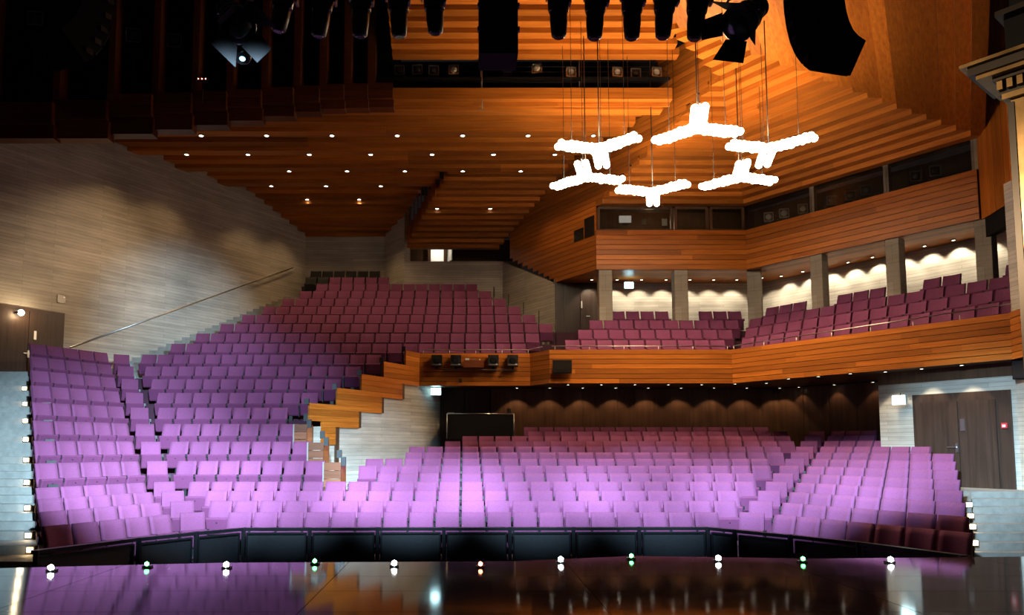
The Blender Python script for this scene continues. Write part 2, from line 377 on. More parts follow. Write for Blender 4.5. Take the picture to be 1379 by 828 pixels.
# ---- slanting wall W with its boards
ww = struct(wallseg('wall_control_side', (Wx(27.4) + .08, 27.4), (Wx(32.2) + .08, 32.2), 9.75, 13.4, 0.2, 'matt', side=-1))
z = UZ0
while z < 14.6:
    zn = z + .188
    yfar = 32.2 if z > 9.72 else 29.4 + (z - UZ0) / (9.72 - UZ0) * 2.7
    ynear = 27.2 if z < UZ2 else 27.2 - (z - UZ2) / .48 + .05
    ynear = max(ynear, 21.6)
    wallseg('plank', (Wx(ynear), ynear), (Wx(yfar), yfar), z, zn - .014, .06, 'wood', ww, side=-1)
    z = zn
wallseg('backing', (Wx(27.2) + .07, 27.2), (Wx(29.9) + .07, 29.9), UZ0 + .02, 9.9, .05, 'matt', ww, -1)

# ---- control gallery: fascia, windows, soffit
uf = struct(prism('wall_control_front', [UC, UM, UE, (UE[0] + .25, UE[1] + .12), (UM[0] + .1, UM[1] + .22), (UC[0], UC[1] + .22)], UZ0 + .05, UZ1 - .03, 'matt'))
planks(uf, UC, UM, UZ0, UZ1, 8, 'wood', .05, -1, split=1)
planks(uf, UM, UE, UZ0, UZ1, 8, 'wood', .05, -1, split=1)
# room behind the glass
dn = Vector((UE[0] - UM[0], UE[1] - UM[1])).normalized(); nn = Vector((-dn.y, dn.x))        # nn points away from the hall
off = lambda P, o: (P[0] + nn.x * o, P[1] + nn.y * o)
struct(prism('wall_control_back', [(UC[0] - .2, 29.35), (UM[0] + 1.2, 29.35), off(UE, 2.3), off(UE, 2.4), (UM[0] + 1.25, 29.45), (UC[0] - .2, 29.45)], UZ1 - .2, UZ2 + .5, 'wood_dark'))
struct(prism('floor_control', [UC, UM, UE, off(UE, 2.35), (UM[0] + 1.2, 29.4), (UC[0] - 1.2, 29.4)], UZ1 - .30, UZ1 - .2, 'matt'))
sof = struct(prism('ceiling_balcony', [(UC[0] + .02, UC[1] + .05), (UM[0] + .02, UM[1] + .05), off(UE, .05), off(UE, 2.5), (UM[0] + 1.25, 29.5), (Wx(29.5), 29.5)], UZ0 + .04, UZ0 + .1, 'matt'))
for i in range(9):      # soffit boards
    o0, o1 = .03 + i * .255, .03 + i * .255 + .25
    mx = lambda o: UM[0] + o * .555
    prism('soffit_board', [(Wx(27.2 + o0) + .05, 27.2 + o0), (mx(o0), 27.2 + o0), (mx(o1), 27.2 + o1), (Wx(27.2 + o1) + .05, 27.2 + o1)], UZ0 - .01, UZ0 + .04, 'wood_x', sof)
    e = lambda o: (UE[0] + nn.x * o + dn.x * 1.2, UE[1] + nn.y * o + dn.y * 1.2)
    prism('soffit_board', [(mx(o0), 27.2 + o0), e(o0), e(o1), (mx(o1), 27.2 + o1)], UZ0 - .01, UZ0 + .04, 'wood_b', sof)
# window posts and panes
wn = 0
def pane(A, B, z0, z1, posts=True, m='glass'):
    global wn; wn += 1
    o = struct(wallseg('window_%d' % wn, A, B, z0, z1, .02, m, side=1)); return o
gl = bpy.data.materials.new('control_glass'); gl.use_nodes = True
N, L, b = nodes(gl); b.inputs['Base Color'].default_value = (.03, .025, .02, 1); b.inputs['Roughness'].default_value = .05; b.inputs['Alpha'].default_value = .30
M['clear'] = gl
def lerp(A, B, t): return (A[0] + (B[0] - A[0]) * t, A[1] + (B[1] - A[1]) * t)
cuts = [0, .515, .545, .745, .775, 1.0]
for a, b_ in ((0.02, .51), (.535, .745), (.77, .985)):
    A = lerp(UC, UM, a); B = lerp(UC, UM, b_); o = pane(A, B, UZ1 + .04, UZ2 - .1, m='clear')
    for P in (A, B): box('mullion', (P[0], P[1] + .03, (UZ1 + UZ2 - .06) / 2), (.10, .12, UZ2 - UZ1 - .06), 'wood_dark', o)
    box('window_head', ((A[0] + B[0]) / 2, A[1] + .03, UZ2 - .06), (B[0] - A[0], .10, .08), 'wood_dark', o)
    box('window_sill', ((A[0] + B[0]) / 2, A[1] + .03, UZ1 + .02), (B[0] - A[0], .10, .05), 'wood_dark', o)
posts_t = []
for u in (1006, 1092, 1193, 1314):
    P = on_plane(u, 250, UM, UE); posts_t.append((P.x, P.y))
for i, (A, B) in enumerate(zip(posts_t, posts_t[1:])):
    o = pane(A, B, UZ1 + .02, UZ2 - .04, m='clear')
for i, P in enumerate(posts_t[1:]):
    tag(box('window_post', (P[0] + nn.x * .12, P[1] + nn.y * .12, (UZ1 + UZ2) / 2), (.16, .2, UZ2 - UZ1), 'conc_col', None, math.atan2(dn.y, dn.x)),
        ['pale concrete post between first and second gallery windows above the right balcony', 'pale concrete post between second and third gallery windows above the right balcony', 'pale concrete post at the near end of the right gallery windows'][i], 'post', 'gallery window posts')
# small stepped side windows in the slanting wall
for y0, y1, z0, z1 in ((27.25, 27.75, 9.5, 10.25), (27.8, 28.3, 9.5, 9.95)):
    wn += 1; struct(wallseg('window_%d' % wn, (Wx(y0) - .012, y0), (Wx(y1) - .012, y1), z0, z1, .02, 'glass', side=-1))

# ---- stepped canopy over the right half (family a: towards the stage, b: along the right balcony, c: back to the proscenium)
can = struct(prism('ceiling_canopy', [(5.0, 27.3), (10.6, 27.3), (15.1, 21.0), (15.3, 21.2), (10.8, 28.0), (5.0, 28.0)], UZ2 + .02, UZ2 + .1, 'matt'))
YEND = 20.85
pb = Vector(UM) ; ninw = -nn
def mitre(s): return (UM[0] - .513 * s, UM[1] - s)            # a/b corner at inward offset s
def bpoint_end(s):                                            # where line b at offset s meets y = YEND
    q = Vector(UM) + ninw * s; t = (YEND - q.y) / dn.y; return (q.x + dn.x * t, YEND)
def bline_at(s, t): q = Vector(UM) + ninw * s; return (q.x + dn.x * t, q.y + dn.y * t)
vdir = Vector((-.675, -1.028, .298))
for i in range(22):
    s0, s1 = i * T, (i + 1) * T - .006; z = UZ2 + RISE * i; zt = z + RISE + .08
    if s0 < 5.1:
        a0, a1 = 27.2 - s0, 27.2 - s1
        prism('canopy_board', [(Wx(a0) + .01, a0), mitre(s0), mitre(s1), (Wx(a1) + .01, a1)], z, zt, 'wood_x', can)
        l0, l1 = mitre(s0), mitre(s1)
    else:
        # corner with the boards above the bridge
        k0, k1 = s0 - 5.1, s1 - 5.1
        l0, l1 = (7.92 - .95 * k0, 22.1 - .55 * k0), (7.92 - .95 * k1, 22.1 - .55 * k1)
    e0, e1 = bpoint_end(s0), bpoint_end(s1)
    if i > 14 and e0[0] < l0[0] + .1: break
    c0 = random.uniform(.3, .7); q0, q1 = lerp(l0, e0, c0), lerp(l1, e1, c0)
    prism('canopy_board', [l0, q0, q1, l1], z, zt, 'wood_b', can); prism('canopy_board', [q0, e0, e1, q1], z, zt, 'wood_b', can)
    # family c board, rising towards the stage
    Lc = 6.0; ex = Vector((vdir.x * Lc, vdir.y * Lc)); zr = vdir.z * Lc
    p = [e0, e1, (e1[0] + ex.x, e1[1] + ex.y), (e0[0] + ex.x, e0[1] + ex.y)]
    prism('bulkhead_board', p, [z, z, z + zr, z + zr], [zt, zt, zt + zr, zt + zr], 'wood_c', can)
# upright boards at the near right edge
wr = struct(wallseg('wall_right_reveal', (UE[0] + .1, UE[1]), (14.55, 18.6), 7.6, 17, .2, 'matt', side=1))
for i in range(9):
    A = lerp((UE[0] + .04, UE[1]), (14.5, 18.6), i / 9); B = lerp((UE[0] + .04, UE[1]), (14.5, 18.6), (i + .96) / 9)
    wallseg('upright_board', A, B, UZ0 - .02, 17, .04, 'wood_v', wr, side=1)

# ---- balcony back walls, columns, door
BKC = 29.4
bk = [at_z(u, v, UZ0) for u, v in ((1029, 380), (1096, 366), (1194, 346), (1318, 320.6), (1364, 309.6))]
wb0 = struct(wallseg('wall_balcony_back', (5.4, BKC), (bk[0].x + .3, BKC), 5.0, UZ0 + .1, .2, 'conc', side=1))
R0, R1 = (bk[0].x, bk[0].y), (bk[4].x, bk[4].y)
R2 = lerp(R0, R1, 1.25)
struct(wallseg('wall_balcony_right', (R0[0] - .05, BKC), R2, 5.0, UZ0 + .1, .2, 'conc_right', side=1))
wn_d = struct(box('door_1', (4.55, BKC + .02, 5.93 + 1.1), (1.82, .08, 2.2), 'door'))
box('door_leaf', (4.32, BKC - .04, 7.0), (.62, .05, 2.1), 'door', wn_d); box('door_leaf', (4.98, BKC - .04, 7.0), (.66, .05, 2.1), 'door', wn_d)
box('push_plate', (4.70, BKC - .08, 7.25), (.05, .03, .28), 'steel', wn_d); box('door_handle', (4.95, BKC - .09, 6.78), (.14, .04, .03), 'steel', wn_d)
struct(prism('wall_balcony_lintel', [(3.6, BKC - .02), (5.5, BKC - .02), (5.5, BKC + .2), (3.6, BKC + .2)], 5.93 + 2.2, UZ0 + .15, 'wood_dark'))
col_px = [(814, 1), (915, 1), (1016, 0), (1102, 2), (1205, 2), (1328, 2)]
coln = ['first concrete column from left under the control room, beside the balcony door', 'second concrete column from left under the control room', 'third concrete column from left, where the balcony turns',
        'fourth concrete column from left, on the slanting right balcony', 'fifth concrete column from left, on the slanting right balcony', 'nearest concrete column, at the right end of the balcony']
columns = []
for i, (u, k) in enumerate(col_px):
    if k: P = at_y(u, 375, 27.42) if k == 1 else on_plane(u, 330, off(UM, .22), off(UE, .22))
    else: P = at_y(u, 375, 27.45)
    r = math.atan2(dn.y, dn.x) if k == 2 else (0 if k == 1 else -.45)
    me = box('concrete_column', (0, 0, 0), (.50 if k != 2 else .42, .42, UZ0 - 5.4), 'conc_col', None, 0)
    bm = bmesh.new(); bm.from_mesh(me.data); bmesh.ops.bevel(bm, geom=bm.edges[:], offset=.015, segments=1, affect='EDGES'); bm.to_mesh(me.data); bm.free()
    me.location = (P.x, P.y, (UZ0 + 5.4) / 2 - .01); me.rotation_euler = (0, 0, r)
    tag(me, coln[i], 'column', 'balcony columns'); columns.append(me)

# ---- balcony: front, soffit, floor tiers
bf = struct(prism('wall_balcony_front', [(-1.5, 25.26), (2.30, 25.26), (2.85, 24.29), (8.78, 24.29), (13.05, 17.6), (13.2, 17.8), (8.9, 24.45), (2.95, 24.45), (2.4, 25.4), (-1.4, 25.4)], BZ0 + .02, BZ1 - .02, 'matt'))
planks(bf, (-1.57, 25.17), BA, BZ0, BZ1, 7, 'wood', .05, 1, split=1)
planks(bf, BA, BB, BZ0, BZ1, 7, 'wood', .05, 1)
planks(bf, BB, BC, BZ0, BZ1, 7, 'wood', .05, 1, split=1)
planks(bf, BC, BD, BZ0, BZ1, 7, 'wood', .05, 1, split=2)
planks(bf, BD, (12.72, 16.3), BZ0, BZ1 + .02, 7, 'wood', .05, 1)
dn2 = Vector((BD[0] - BC[0], BD[1] - BC[1])).normalized(); nb = Vector((-dn2.y, dn2.x))
boff = lambda P, o: (P[0] + nb.x * o, P[1] + nb.y * o)
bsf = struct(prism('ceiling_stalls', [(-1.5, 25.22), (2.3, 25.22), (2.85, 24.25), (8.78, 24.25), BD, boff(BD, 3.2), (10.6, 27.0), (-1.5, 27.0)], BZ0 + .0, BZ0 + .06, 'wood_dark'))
tiers = struct(prism('floor_balcony', [(-1.5, 25.4), (2.35, 25.4), (2.9, 24.4), (8.8, 24.4), boff(BD, .15), boff(BD, 4.6), (11.6, 29.4), (3.6, 29.4), (-1.5, 27)], BZ0 + .06, BZ0 + .3, 'matt'))
kx = lambda o: BC[0] + o * .554
for i in range(4):
    o0 = .2 + .87 * i; o1 = .2 + .87 * (i + 1) + (1.0 if i == 3 else 0); z = 5.22 + .49 * i - .87
    xl = 3.0 + .45 * i
    prism('tier', [(xl, 24.2 + o0), (kx(o0), 24.2 + o0), (kx(o1), 24.2 + o1), (xl, 24.2 + o1)], BZ0 + .3, z, 'carpet', tiers)
    prism('tier', [(kx(o0), 24.2 + o0), boff(BD, o0), boff(BD, o1), (kx(o1), 24.2 + o1)], BZ0 + .3, z, 'carpet', tiers)
prism('landing', [(3.4, 28.0), (5.4, 28.0), (5.4, 29.4), (3.4, 29.4)], 4.2, 5.92, 'carpet', tiers)

# ---- stalls back wall, right concrete wall with double door
wsb = struct(wallseg('wall_stalls_back', (-.9, 26.45), (11.25, 26.45), .8, BZ0, .2, 'matt', side=1))
n = 16
for i in range(n):
    A = lerp((.95, 26.43), (11.25, 26.43), i / n); B = lerp((.95, 26.43), (11.25, 26.43), (i + .992) / n)
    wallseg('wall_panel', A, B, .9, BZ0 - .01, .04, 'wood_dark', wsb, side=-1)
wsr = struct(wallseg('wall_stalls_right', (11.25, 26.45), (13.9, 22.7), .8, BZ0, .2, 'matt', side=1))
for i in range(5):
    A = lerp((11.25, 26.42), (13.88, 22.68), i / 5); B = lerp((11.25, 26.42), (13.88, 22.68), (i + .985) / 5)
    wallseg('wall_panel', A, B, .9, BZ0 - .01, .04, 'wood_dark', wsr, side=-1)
CR0, CR1 = (11.75, 21.0), (13.42, 18.0)
cw = struct(wallseg('wall_right', CR0, CR1, -.5, BZ0 - .33, .25, 'conc_right', side=1))
wallseg('wall_beam', (CR0[0] - .02, CR0[1] - .02), CR1, BZ0 - .34, BZ0, .25, 'wood_dark', cw)
struct(wallseg('wall_right_front', CR1, (13.5, 8.0), -.5, 8.1, .3, 'conc', side=1))
dA, dB = on_plane(1233, 600, CR0, CR1), on_plane(1366, 600, CR0, CR1)
dtop = on_plane(1233, 532, CR0, CR1).z
d2 = struct(wallseg('door_2', (dA.x, dA.y), (dB.x, dB.y), .50, dtop, .05, 'door', side=-1))
leafs = [(1278, 1296), (1297, 1346)]
for u0, u1 in ((1236, 1294), (1296, 1346)):
    a_, b_ = on_plane(u0, 600, CR0, CR1), on_plane(u1, 600, CR0, CR1)
    wallseg('door_leaf', (a_.x - .045, a_.y - .025), (b_.x - .045, b_.y - .025), .53, dtop - .22, .04, 'door', d2, -1)
def on_door(name, u, v, sx, sz, m, parent, out=.10):
    P = on_plane(u, v, CR0, CR1); d = Vector((CR1[0] - CR0[0], CR1[1] - CR0[1])).normalized()
    return box(name, (P.x - .87 * out, P.y - .49 * out, P.z), (sx, .03, sz), m, parent, math.atan2(d.y, d.x))
on_door('push_plate', 1299, 572, .09, .30, 'steel', d2, .11); on_door('lock_plate', 1292, 603, .06, .22, 'steel', d2, .11); on_door('door_handle', 1286, 602, .22, .035, 'steel', d2, .14)
fa = thing('fire_call_point', 'small red fire alarm call point on the dark double door frame', 'alarm')
on_door('housing', 1355.5, 573, .13, .13, 'redplastic', fa, .10); on_door('glass_plate', 1355.5, 573.5, .07, .06, 'white', fa, .12)
# stalls rear doors behind the desk
d3 = struct(box('door_3', (.03, 26.42, 2.35), (1.76, .08, 2.6), 'door'))
box('door_leaf', (-.42, 26.36, 2.3), (.82, .05, 2.4), 'door', d3); box('door_leaf', (.45, 26.36, 2.3), (.82, .05, 2.4), 'door', d3)
box('push_plate', (.30, 26.32, 2.55), (.04, .03, .34), 'steel', d3); box('hinge', (.88, 26.33, 2.75), (.04, .03, .12), 'steel', d3)

# ---- left side: door with its landing
LDp = [on_plane(u, 460, LW0, LW1) for u in (0, 84)]
ldn = Vector((LW0[0] - LW1[0], LW0[1] - LW1[1])).normalized(); lnn = Vector((ldn.y, -ldn.x))       # lnn points into the hall
A = Vector((LDp[1].x, LDp[1].y)); 
def lwp(s, o): q = A - ldn * s + lnn * o; return (q.x, q.y)
ztop = on_plane(84, 422, LW0, LW1).z
d4 = struct(wallseg('door_4', lwp(0, .02), lwp(2.6, .02), 3.83, ztop, .05, 'door', side=1))
wallseg('door_leaf', lwp(.18, .08), lwp(1.15, .08), 3.86, ztop - .12, .04, 'door', d4); wallseg('door_leaf', lwp(1.17, .08), lwp(2.2, .08), 3.86, ztop - .12, .04, 'door', d4)
P = on_plane(44, 452, LW0, LW1); box('push_plate', (P.x + lnn.x * .14, P.y + lnn.y * .14, P.z), (.08, .04, .28), 'steel', d4, math.atan2(ldn.y, ldn.x))
P = on_plane(35, 477, LW0, LW1); box('lock_plate', (P.x + lnn.x * .14, P.y + lnn.y * .14, P.z), (.06, .04, .24), 'steel', d4, math.atan2(ldn.y, ldn.x))
P = on_plane(32, 476, LW0, LW1); box('door_handle', (P.x + lnn.x * .17, P.y + lnn.y * .17, P.z), (.18, .04, .035), 'steel', d4, math.atan2(ldn.y, ldn.x))

# ================================================================== SEATING TIERS
TH = math.radians(62); WC, WS = math.cos(TH), math.sin(TH)
KL = lambda n: -(5.57 + .548 * (n - 1))
KR = lambda n: 5.9 + .54 * (n - 1)
WEND = lambda n: (KL(n) - WC * 3.02, ROWY(n) - WS * 3.02)          # outer end of the left wing rows
WENDR = lambda n: (KR(n) + WC * 4.12, ROWY(n) - WS * 4.12)
LEFT_END = {13: -10.75, 14: -10.15, 15: -9.58, 16: -9.0, 17: -8.45, 18: -7.85, 19: -7.3, 20: -6.75, 21: -7.15, 22: -7.25}
RIGHT_END = {5: -3.5, 6: -4.04, 7: -4.6, 8: -5.1, 9: -4.4, 10: -3.87, 11: -3.37, 12: -2.8, 13: 2.2, 14: 2.75, 15: 3.34, 16: 2.8, 17: 2.28, 18: 1.73, 19: 1.17, 20: .6, 21: -3.35, 22: -3.85}
STALLS_L = {5: -2.3, 6: -2.84, 7: -2.8, 8: -2.26, 9: -1.69, 10: -1.1, 11: -.5, 12: 1.7, 13: 1.75}
STALLS_R = {12: 11.3, 13: 10.6}
RWING = {1: 7, 2: 7, 3: 7, 4: 7, 5: 7, 6: 7, 7: 7, 8: 7, 9: 6, 10: 4, 11: 3, 12: 3}
sf = struct(prism('floor_stalls', [(-9, 12.5), (8.5, 12.5), (13.3, 18), (11.2, 26.4), (-.9, 26.4), (-4.2, 20.5)], -3.0, -1.05, 'matt'))
for n in range(1, 14):
    yf, yb, z = ROWY(n) - .5, ROWY(n) + .37, ZS(n)
    sh = .6
    xl = (KL(n) if n <= 4 else STALLS_L[n] - 1.0 + (.4 if n > 9 else 0)); xr = KR(n) if n < 13 else 10.9
    if n >= 12: xl = -.8
    dl, dr = (.5 * .62 if n <= 4 else 0), .5 * .6
    c0, c1 = (xl + dl, yf), (xr - dr * (n < 13), yf)
    c2, c3 = (xr + .37 * .6 * (n < 13), yb), (xl - (.37 * .62 if n <= 4 else 0), yb)
    prism('tier', [c0, c1, c2, c3], -1.05, z, 'carpet', sf)
    if n <= 12:
        q = 4.15 if n <= 8 else RWING[n] * .55 + .4
        prism('tier', [c1, (c1[0] + WC * q, c1[1] - WS * q), (c2[0] + WC * q, c2[1] - WS * q), c2], -1.05, z, 'carpet', sf)
    if n <= 4: prism('tier', [c0, (c0[0] - WC * 3.1, c0[1] - WS * 3.1), (c3[0] - WC * 3.1, c3[1] - WS * 3.1), c3], -1.05, z, 'carpet', sf)
lt = struct(prism('floor_left_tier', [(-13.5, 20.3), (-10.5, 17.5), (-4.3, 20.6), (-1.6, 25.1), (-1.4, 27), (3.4, 29), (1.6, 32.6), (-3.7, 34), (-7.2, 34), (-12.5, 26)], -.9, -.8, 'matt'))
for n in range(5, 23):
    yf, yb, z = ROWY(n) - .5, ROWY(n) + .37, ZL(n)
    if n <= 12:
        c0, c3 = (KL(n) + .31, yf), (KL(n) - .23, yb); xr = RIGHT_END[n] + (.12 if n < 8 else .8)
        prism('tier', [c0, (xr, yf), (xr + .1, yb), c3], -.8, z, 'carpet', lt)
        prism('tier', [c0, (c0[0] - WC * 3.1, c0[1] - WS * 3.1), (c3[0] - WC * 3.1, c3[1] - WS * 3.1), c3], -.8, z, 'carpet', lt)
    else:
        xl, xr = LEFT_END[n] - .1, RIGHT_END[n] + .15
        prism('tier', [(xl, yf), (xr, yf), (xr - .25, yb), (xl + .25, yb)], 3.9 if n < 17 else 5.5, z, 'carpet', lt)
# grey stair up the left side (three risers to a row) and on along the concrete wall
st = struct(box('floor_left_stair', (-14, 18, -1.0), (12, 12, .1), 'matt'))
steps = []
for n in range(0, 12):
    (xa, ya), (xb, yb) = WEND(max(n, 1)), WEND(n + 1)
    za, zb = (ZL(n) if n else -.8), ZL(n + 1)
    if n == 0: xa, ya = WEND(1)[0] + .5, WEND(1)[1] - .8
    k = 3 if n >= 4 else (2 if n == 0 else 1)
    for j in range(k): steps.append((xa + (xb - xa) * j / k, ya + (yb - ya) * j / k, za + (zb - za) * j / k))
for i, (x, y_, z) in enumerate(steps):
    yn = steps[i + 1][1] if i + 1 < len(steps) else y_ + .45
    xl = max(x - 4.5, lwx(y_) + .02)
    prism('stair_step', [(xl, y_ - .02), (x - .12, y_ - .02), (x - .12, yn), (xl, yn)], max(z - 1.2, -1.0), z, 'step', st)
prism('landing', [(lwx(22.2) + .02, 22.2), (-12.9, 22.2), (-11.4, 25.9), (lwx(25.9) + .02, 25.9)], 2.2, ZL(12), 'step', st)
st2 = struct(prism('floor_wall_stair', [(lwx(25) + .05, 25), (-11.5, 25), (-7.2, 33), (lwx(33) + .05, 33)], 2.0, 2.2, 'matt'))
for i in range(27):
    y_ = 25.45 + .29 * i; z = ZL(12) + .1657 * (i + 1); x1 = -10.55 + .65 * (y_ - 25.8)
    prism('stair_step', [(lwx(y_) + .01, y_), (x1, y_), (x1 + .18, y_ + .30), (lwx(y_ + .30) + .01, y_ + .30)], 2.2, z, 'step', st2)
# right stair: up to the double door
st3 = struct(prism('floor_right_stair', [(8.4, 11), (13.4, 11), (13.4, 19), (11.5, 19)], -3, -1.0, 'matt'))
prism('landing', [(8.2, 10.9), (13.45, 10.9), (13.45, 15.3), (10.2, 15.3)], -1.0, -.66, 'step', st3)
for i in range(7):
    ya = 15.2 + .3 * i; xa = .676 * ya + .03; z = -.53 + .157 * i
    prism('stair_step', [(xa, ya), (13.45, ya), (13.45, ya + .33), (xa + .2, ya + .33)], -1.0, z, 'step', st3)
prism('landing', [(11.72, 17.3), (13.45, 17.3), (13.45, 18.0), (12.0, 20.6), (11.8, 19)], -1.0, .56, 'step', st3)
# side cheeks of the wings, dark
for n in range(1, 13):
    x, y_ = WEND(n); z = ZL(n); nx, ny = -WS * .40, WC * .40
    cheek = struct(prism('trim_%d' % n, [(x + .36, y_ + .1), (x + .18, y_ + .02), (x - .10, y_ + .2), (x + .02, y_ + .34)], z - .45, z + .42, 'black'))
for n in range(1, 9):
    x, y_ = WENDR(n); z = ZS(n)
    struct(prism('trim_%d' % (12 + n), [(x - .05, y_), (x, y_ + .03), (x + .22, y_ + .15), (x + .17, y_ + .19)], z - .2, z + .45, 'black'))

# ---- stepped wall between left tier and stalls
PQ = lambda y: -1.57 - .58 * (25.17 - y)
TOPS = [(20.45, 2.79), (21.46, 3.28), (22.44, 3.78), (23.41, 4.28), (24.46, 4.78)]
BOTS = [(21.40, 2.16), (22.34, 2.16), (23.33, 2.65), (24.31, 3.15), (25.17, 3.66)]
pqw = struct(wallseg('wall_stepped', (PQ(20.9), 20.9), (PQ(22.34), 22.34), -.7, 2.16, .25, 'conc_left'))
for (y0, _), (y1, zt) in zip(BOTS[1:], BOTS[2:]): wallseg('wall_piece', (PQ(y0), y0), (PQ(y1), y1), -.7, zt, .25, 'conc_left', pqw)
wallseg('wall_piece', (PQ(25.17), 25.17), (PQ(26.45), 26.45), -.7, 3.66, .25, 'conc_left', pqw)
zt = 4.78
while zt > 1.7:
    zb = zt - .1655
    ys = min([y_ for y_, z in TOPS if z >= zt - .03] or [24.46])
    ye = max([25.17] if zb >= 3.6 else [y_ for y_, z in BOTS if z <= zb + .03] or [21.4])
    if zb < 2.1: ye = 21.42
    ys2 = ys if zt > 2.3 else 20.9
    o = wallseg('plank', (PQ(ys2) + .05, ys2), (PQ(ye) + .05, ye), zb + .006, zt, .06, 'wood', pqw)
    zt = zb
for (y0, z0), (y1, z1) in zip(BOTS[1:-1], BOTS[2:]):
    wallseg('shadow_edge', (PQ(y0) + .05, y0), (PQ(y0 + .10) + .05, y0 + .10), z0 - .0, z1, .1, 'wood_dark', pqw)
wallseg('shadow_edge', (PQ(21.42) + .05, 21.42), (PQ(21.56) + .05, 21.56), .8, 2.16, .1, 'wood_dark', pqw)
for y_, z in TOPS: box('end_cap', (PQ(y_) - .02, y_ - .05, z + .04), (.12, .12, .16), 'black', pqw)
# boarded end panels of the three lowest left-tier rows
for n, lab in ((5, 'lowest'), (6, 'middle'), (7, 'highest')):
    X0 = {5: -3.47, 6: -4.05, 7: -4.62}[n]; wdt = {5: .42, 6: .40, 7: .34}[n]
    y_ = ROWY(n) - .32; z1 = ZL(n) + .87 - .02; z0 = ZL(n) + .02
    t = thing('row_end_screen', 'low %s panel of larch boards closing a left tier row above the stalls' % lab if n != 6 else 'middle larch board panel closing a left tier row above the stalls', 'panel', (X0 + wdt / 2, y_, z0), 0, 'row end panels')
    h = z1 - z0
    for k in range(4): box('plank', (0, 0, h * (k + .5) / 4), (wdt, .06, h / 4 - .012), 'wood_end', t)
    box('side_board', (wdt / 2 - .015, .4, h / 2), (.03, .78, h), 'wood', t); box('grey_edge', (-wdt / 2 - .02, .02, h / 2), (.04, .06, h), 'greymetal', t)
    box('end_cap', (wdt / 2 + .05, .05, h + .02), (.12, .1, .22), 'black', t); box('end_cap', (wdt / 2 - .12, .42, h + .2), (.12, .1, .2), 'black', t)

# ---- pit barrier
rail = [(-6.6, 11.6), (-5.71, 13.18), (-5.03, 14.1), (-4.35, 14.8)]
rs = [at_z(u, 709.0, 0) for u in (420, 510, 598, 686, 771, 859)]
straight = [(p.x, 14.80 + (p.x + 4.35) * .015) for p in rs]
rail += straight + [(4.85, 14.94), (5.22, 14.48), (5.92, 13.62), (6.62, 12.62), (7.35, 11.1)]
pbt = thing('pit_barrier', 'long black panelled barrier in front of the first seat row', 'barrier', (0, 0, 0))
for i, (A, B) in enumerate(zip(rail, rail[1:])):
    d = Vector((B[0] - A[0], B[1] - A[1])); L_ = d.length; d.normalize()
    wallseg('top_rail', A, B, -.06, 0, .12, 'barframe', pbt)
    wallseg('bottom_rail', A, B, -1.30, -1.22, .08, 'barframe', pbt)
    a = (A[0] + d.x * .06, A[1] + d.y * .06); b_ = (B[0] - d.x * .06, B[1] - d.y * .06)
    n_ = Vector((-d.y, d.x)) * .03; sh = lambda p: (p[0] + n_.x, p[1] + n_.y)
    wallseg('panel', sh(a), sh(b_), -1.22, -.09, .03, 'panel', pbt)
    wallseg('panel_frame', a, b_, -.125, -.095, .03, 'barframe', pbt)
    for e in (a, b_):
        o2 = d * .03 if e is a else d * -.03
        wallseg('panel_frame', e, (e[0] + o2.x, e[1] + o2.y), -1.22, -.125, .03, 'barframe', pbt) if e is a else wallseg('panel_frame', (e[0] + o2.x, e[1] + o2.y), e, -1.22, -.125, .03, 'barframe', pbt)
for P in rail: box('post', (P[0], P[1] + .04, -.65), (.07, .07, 1.3), 'barframe', pbt)

# ================================================================== SEATS
def backrest_mesh():
    V, F = [], []; nx, nz = 6, 5
    for side in (0, 1):
        for j in range(nz + 1):
            t = j / nz; z = .36 + .51 * t
            for i in range(nx + 1):
                u = -1 + 2 * i / nx; x = u * (.243 - .005 * t)
                y = .05 + .13 * t - .045 * u * u - .012 * math.sin(math.pi * t)
                if side: y = .05 + .13 * t + .055 - .02 * u * u
                if j == nz: y += (.012 if not side else -.012)
                V.append((x, y, z))
    a = (nx + 1) * (nz + 1); q = lambda i, j, s: s * a + j * (nx + 1) + i
    for j in range(nz):
        for i in range(nx):
            F.append((q(i, j, 0), q(i + 1, j, 0), q(i + 1, j + 1, 0), q(i, j + 1, 0)))
            F.append((q(i, j, 1), q(i, j + 1, 1), q(i + 1, j + 1, 1), q(i + 1, j, 1)))
    for j in range(nz):
        F.append((q(0, j, 0), q(0, j + 1, 0), q(0, j + 1, 1), q(0, j, 1))); F.append((q(nx, j, 0), q(nx, j, 1), q(nx, j + 1, 1), q(nx, j + 1, 0)))
    for i in range(nx):
        F.append((q(i, nz, 0), q(i + 1, nz, 0), q(i + 1, nz, 1), q(i, nz, 1))); F.append((q(i, 0, 0), q(i, 0, 1), q(i + 1, 0, 1), q(i + 1, 0, 0)))
    return V, F
def pan_mesh():
    V, F = [], []
    for (z, y0, y1) in ((.17, -.02, .03), (.20, -.05, .04), (.50, -.145, -.02), (.535, -.12, -.03)):
        for x in (-.245, -.225, .225, .245):
            e = .02 if abs(x) > .23 else 0
            V += [(x, y0 + e, z), (x, y1, z)]
    for r in range(3):
        for c_ in range(3):
            i = r * 8 + c_ * 2; F.append((i, i + 2, i + 10, i + 8)); F.append((i + 1, i + 9, i + 11, i + 3))
        F.append((r * 8, r * 8 + 8, r * 8 + 9, r * 8 + 1)); F.append((r * 8 + 6, r * 8 + 7, r * 8 + 15, r * 8 + 14))
    for r in (0, 3):
        for c_ in range(3):
            i = r * 8 + c_ * 2; F.append((i, i + 1, i + 3, i + 2) if r == 0 else (i, i + 2, i + 3, i + 1))
    return V, F
def joinboxes(bs):
    V, F = [], []
    for c, s in bs:
        k = len(V); V += boxv(c, s); F += [tuple(i + k for i in f) for f in BF]
    return V, F
